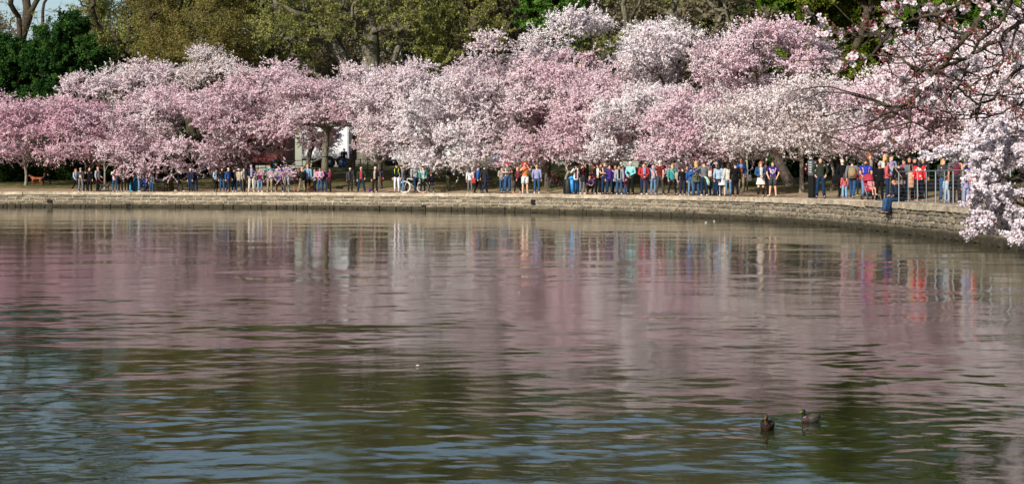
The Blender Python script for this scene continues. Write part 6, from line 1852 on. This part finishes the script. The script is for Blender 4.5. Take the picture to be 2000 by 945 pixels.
def near_branch():
    lim = [
     [(2190, -300, 8.4), (2090, -190, 7.8), (2010, -80, 7.3), (1960, -20, 7.1), (1925, 25, 7.0), (1905, 48, 7), (1880, 80, 6.95), (1865, 95, 6.9), (1845, 125, 6.9), (1822, 145, 6.85), (1800, 172, 6.8), (1785, 190, 6.8), (1765, 208, 6.75), (1745, 224, 6.75), (1722, 238, 6.7)],
     [(2090, -190, 7.8), (2110, -40, 7.5), (2050, 22, 7.4), (1990, 46, 7.3), (1950, 75, 7.25), (1910, 100, 7.2), (1885, 115, 7.2), (1850, 128, 7.1), (1820, 138, 7.1), (1790, 134, 7.1), (1762, 116, 7.15), (1748, 105, 7.2)],
     [(2010, -80, 7.3), (1985, -20, 7.2), (1962, 32, 7.3), (1932, 65, 7.3), (1908, 85, 7.35), (1900, 110, 7.3), (1886, 140, 7.25), (1870, 170, 7.2), (1846, 195, 7.2)],
     [(1960, -20, 7.1), (1890, 5, 7.0), (1840, 22, 6.9), (1800, 35, 6.9), (1765, 45, 6.8), (1742, 60, 6.8), (1722, 85, 6.75), (1702, 108, 6.7), (1680, 118, 6.7), (1640, 130, 6.7)],
     [(2110, -40, 7.5), (2080, 90, 7.5), (2000, 130, 7.4), (1976, 150, 7.35), (1964, 170, 7.3), (1930, 198, 7.3), (1905, 200, 7.25), (1880, 180, 7.2), (1850, 160, 7.2)],
     [(1785, 190, 6.8), (1782, 210, 6.75), (1776, 235, 6.7), (1765, 250, 6.7), (1752, 262, 6.7), (1740, 270, 6.7)],
     [(1820, 145, 6.85), (1780, 128, 6.8), (1750, 122, 6.8), (1720, 118, 6.85)],
     [(1742, 60, 6.8), (1712, 70, 6.8), (1680, 71, 6.85), (1655, 66, 6.85), (1615, 60, 6.9), (1585, 30, 6.9)],
     [(1765, 45, 6.8), (1745, 30, 6.8), (1725, 12, 6.85), (1700, 30, 6.9)],
     [(1765, 208, 6.75), (1735, 208, 6.75), (1715, 209, 6.7), (1690, 214, 6.7)],
     [(2080, 90, 7.5), (2010, 190, 7.4), (1985, 205, 7.3), (1950, 222, 7.3), (1925, 224, 7.3), (1908, 220, 7.3)],
     [(1880, 80, 6.95), (1840, 75, 6.9), (1810, 90, 6.9), (1780, 100, 6.9)],
     [(1950, 75, 7.25), (1960, 110, 7.2), (1945, 140, 7.15), (1915, 150, 7.1), (1890, 160, 7.1)],
     [(1905, 85, 7.35), (1870, 70, 7.3), (1845, 50, 7.3), (1830, 15, 7.3)],
     [(1990, 46, 7.3), (1975, 90, 7.2), (1985, 130, 7.1), (1960, 160, 7.1)],
    ]
    trunk_base = V3(8.9, 9.2, TOPZ)
    t = thing('cherry_tree', 'near cherry branch with white blossoms and red buds reaching in at the upper right', 'cherry tree', (8.9, 9.2, TOPZ))
    r = np.random.default_rng(77)
    VV = []; QQ = []; nv = 0
    def addt(pts, rad, n):
        nonlocal nv
        pts = catmull3(pts, 4); rad = np.interp(np.linspace(0, 1, len(pts)), np.linspace(0, 1, len(rad)), rad)
        pts = pts + r.normal(size=pts.shape) * .0035
        V, Fc = tube(pts - trunk_base, rad, n, False); VV.append(V); QQ.append(np.array(Fc) + nv); nv += len(V); return pts
    addt([trunk_base - V3(0, 0, .3), trunk_base + V3(-.2, -.1, .9), trunk_base + V3(-.8, -.5, 1.9), PXY(2190, -300, 8.4) + V3(1.2, .4, -.3), PXY(2190, -300, 8.4)], [.2, .16, .12, .08, .035], 10)
    nodes = []
    for i, L in enumerate(lim):
        pts = [PXY(*q) for q in L]
        r0 = [.0165, .0125, .010, .008, .010, .005, .005, .0055, .004, .005, .007, .005, .006, .005, .006][i]
        pp = addt(pts, [r0, r0 * .85, r0 * .65, r0 * .35], 7 if i < 2 else 5)
        nodes.append(pp[3:])
    nodes = np.concatenate(nodes)
    spots = [(1578, 24, 0), (1614, 68, 0), (1649, 68, 0), (1604, 42, 2), (1665, 57, 1), (1713, 57, 0), (1671, 117, 0), (1636, 129, 0), (1690, 38, 1), (1742, 38, 0), (1786, 80, 0), (1817, 57, 0), (1833, 42, 1), (1776, 95, 0), (1792, 108, 1), (1767, 159, 0), (1732, 158, 0), (1754, 178, 0), (1786, 149, 1), (1817, 165, 0), (1849, 184, 1), (1798, 197, 0), (1805, 216, 1), (1821, 203, 0), (1687, 216, 0), (1716, 216, 1), (1738, 270, 0), (1752, 276, 0), (1906, 222, 1), (1929, 219, 1), (1875, 137, 0), (1929, 117, 1), (1951, 137, 1), (1957, 194, 1), (1989, 203, 0), (1995, 228, 1), (1735, 8, 0), (1755, 22, 1), (1773, 6, 0), (1811, 19, 0), (1884, 10, 0), (1925, 13, 0), (1967, 10, 0), (1989, 32, 0), (1960, 76, 0), (1859, 79, 0), (1884, 143, 1), (1700, 50, 1), (1728, 72, 0), (1846, 60, 0), (1770, 62, 1), (1795, 45, 0), (1800, 75, 1), (1850, 20, 0), (1905, 62, 1), (1940, 45, 1), (1980, 110, 0), (1905, 128, 0), (1835, 178, 0), (1780, 172, 0), (1745, 95, 1), (1722, 110, 1), (1650, 122, 1), (1628, 58, 1)]
    for _ in range(38):
        q = nodes[r.integers(len(nodes))]; px = CX + F * q[0] / q[1] + r.normal() * 14; yy = HY - F * (q[2] - CZ) / q[1] + r.normal() * 12
        if 1690 < px < 2140 and -150 < yy < 250: spots.append((px, yy, 1 if r.random() < .58 else 0))
    for (px, yy, k) in spots:
        d2 = ((nodes[:, 0] * F / nodes[:, 1] + CX - px) ** 2 + (HY - F * (nodes[:, 2] - CZ) / nodes[:, 1] - yy) ** 2)
        j = int(np.argmin(d2)); Y = nodes[j][1] + r.uniform(-.12, .12)
        p = PXY(px, yy, Y); L = np.linalg.norm(p - nodes[j])
        if L > .012:
            mid = lerp(nodes[j], p, .5) + r.normal(size=3) * .15 * L
            addt([nodes[j], mid, p], [.0038, .003, .0024], 4)
        o = add('blossom_cluster' if k != 1 else 'bud_cluster', (CL if k != 1 else BU)[r.integers(4 if k != 1 else 3)], t, tuple(p - trunk_base), tuple(r.uniform(0, 6.28, 3)))
        s_ = r.uniform(.62, .95); o.scale = (s_,) * 3
    for _ in range(70):                                   # fine bare twigs between the blossoms
        q = nodes[r.integers(len(nodes))]; L = r.uniform(.12, .45)
        d = unit(V3(r.normal() * .6 - .5, r.normal() * .3, r.normal() * .45 - .15))
        addt([q, q + d * L * .5 + r.normal(size=3) * .03, q + d * L + V3(0, 0, .08 * L)], [.0042, .003, .0018], 4)
    me = mesh_np('branch', np.concatenate(VV), [np.concatenate(QQ)], [barkD], smooth=True)
    add('branch', me, t)
def catmull3(P, n):
    P = np.array(P, float); out = []
    for i in range(len(P) - 1):
        p0 = P[max(i - 1, 0)]; p1 = P[i]; p2 = P[i + 1]; p3 = P[min(i + 2, len(P) - 1)]
        for k in range(n):
            t = k / n
            out.append(.5 * ((2 * p1) + (p2 - p0) * t + (2 * p0 - 5 * p1 + 4 * p2 - p3) * t * t + (3 * p1 - p0 - 3 * p2 + p3) * t ** 3))
    out.append(P[-1]); return np.array(out)
near_branch()

# ------------------------------------------------------------ white blossom tree hanging over the wall, right edge
def overhang():
    r = np.random.default_rng(88)
    k = int(np.argmin(np.abs(SH[:, 1] - 18) + (SH[:, 0] < 3) * 1e3))
    p, n = SH[k], SN[k]
    base = V3(p[0] + n[0] * 1.6, p[1] + n[1] * 1.6, TOPZ + .02)
    att = []
    def reg(cx, cy, rx, ry, m, Y=17.0, dY=.5):
        for _ in range(m):
            a = r.uniform(0, 6.283); q = math.sqrt(r.uniform(0, 1))
            att.append(PXY(cx + rx * q * math.cos(a), cy + ry * q * math.sin(a), Y + r.uniform(-dY, dY)))
    reg(1985, 322, 84, 98, 190); reg(1940, 350, 34, 66, 60); reg(1960, 390, 60, 60, 70); reg(1935, 265, 45, 35, 40); reg(1905, 410, 12, 45, 22, 16.8, .2); reg(1990, 435, 18, 35, 26, 16.8, .25)
    reg(1858, 299, 58, 11, 26, 17.2, .25); reg(2120, 250, 120, 150, 160, 17.5, .9); reg(1940, 430, 20, 18, 14)
    reg(2260, 120, 150, 150, 80, 18, 1.2)
    att = np.array(att) - base
    fork = V3(-.3, -.1, 1.5)
    P_, par, rad, br, dr = skeleton(r, np.zeros(3), fork, att, .15, plw=.25, seg=.22, tip=.0035, expo=2.1, wob=.06)
    tp, td, tL, tgm = twigs(r, P_, rad, dr, .012, 3, .04, .16, rw=.002, updir=-.05)
    t = thing('cherry_tree', 'white cherry tree hanging over the wall at the right edge', 'cherry tree', tuple(base))
    add('trunk', wood_mesh('trunk', P_, rad, br, barkC, extra=tgm), t)
    NC = 30000
    pick = r.integers(0, len(tp), NC)
    C0 = tp[pick] + td[pick] * tL[pick] * r.uniform(.1, 1.05, (NC, 1)) + r.normal(size=(NC, 3)) * .012
    C = np.repeat(C0, 5, 0); off = unit(r.normal(size=C.shape)) * .019; C = C + off
    V, Fc = flakes(r, C, .0128, out=unit(off), bias=1.0, sides=5, svar=.25)
    add('crown', mesh_np('crown', V, [Fc], [petal_mat('overhanging_white_petals', (.76, .70, .74, 1), (.86, .82, .85, 1), (.92, .90, .92, 1), nscale=1.2, bud=.06)]), t)
overhang()
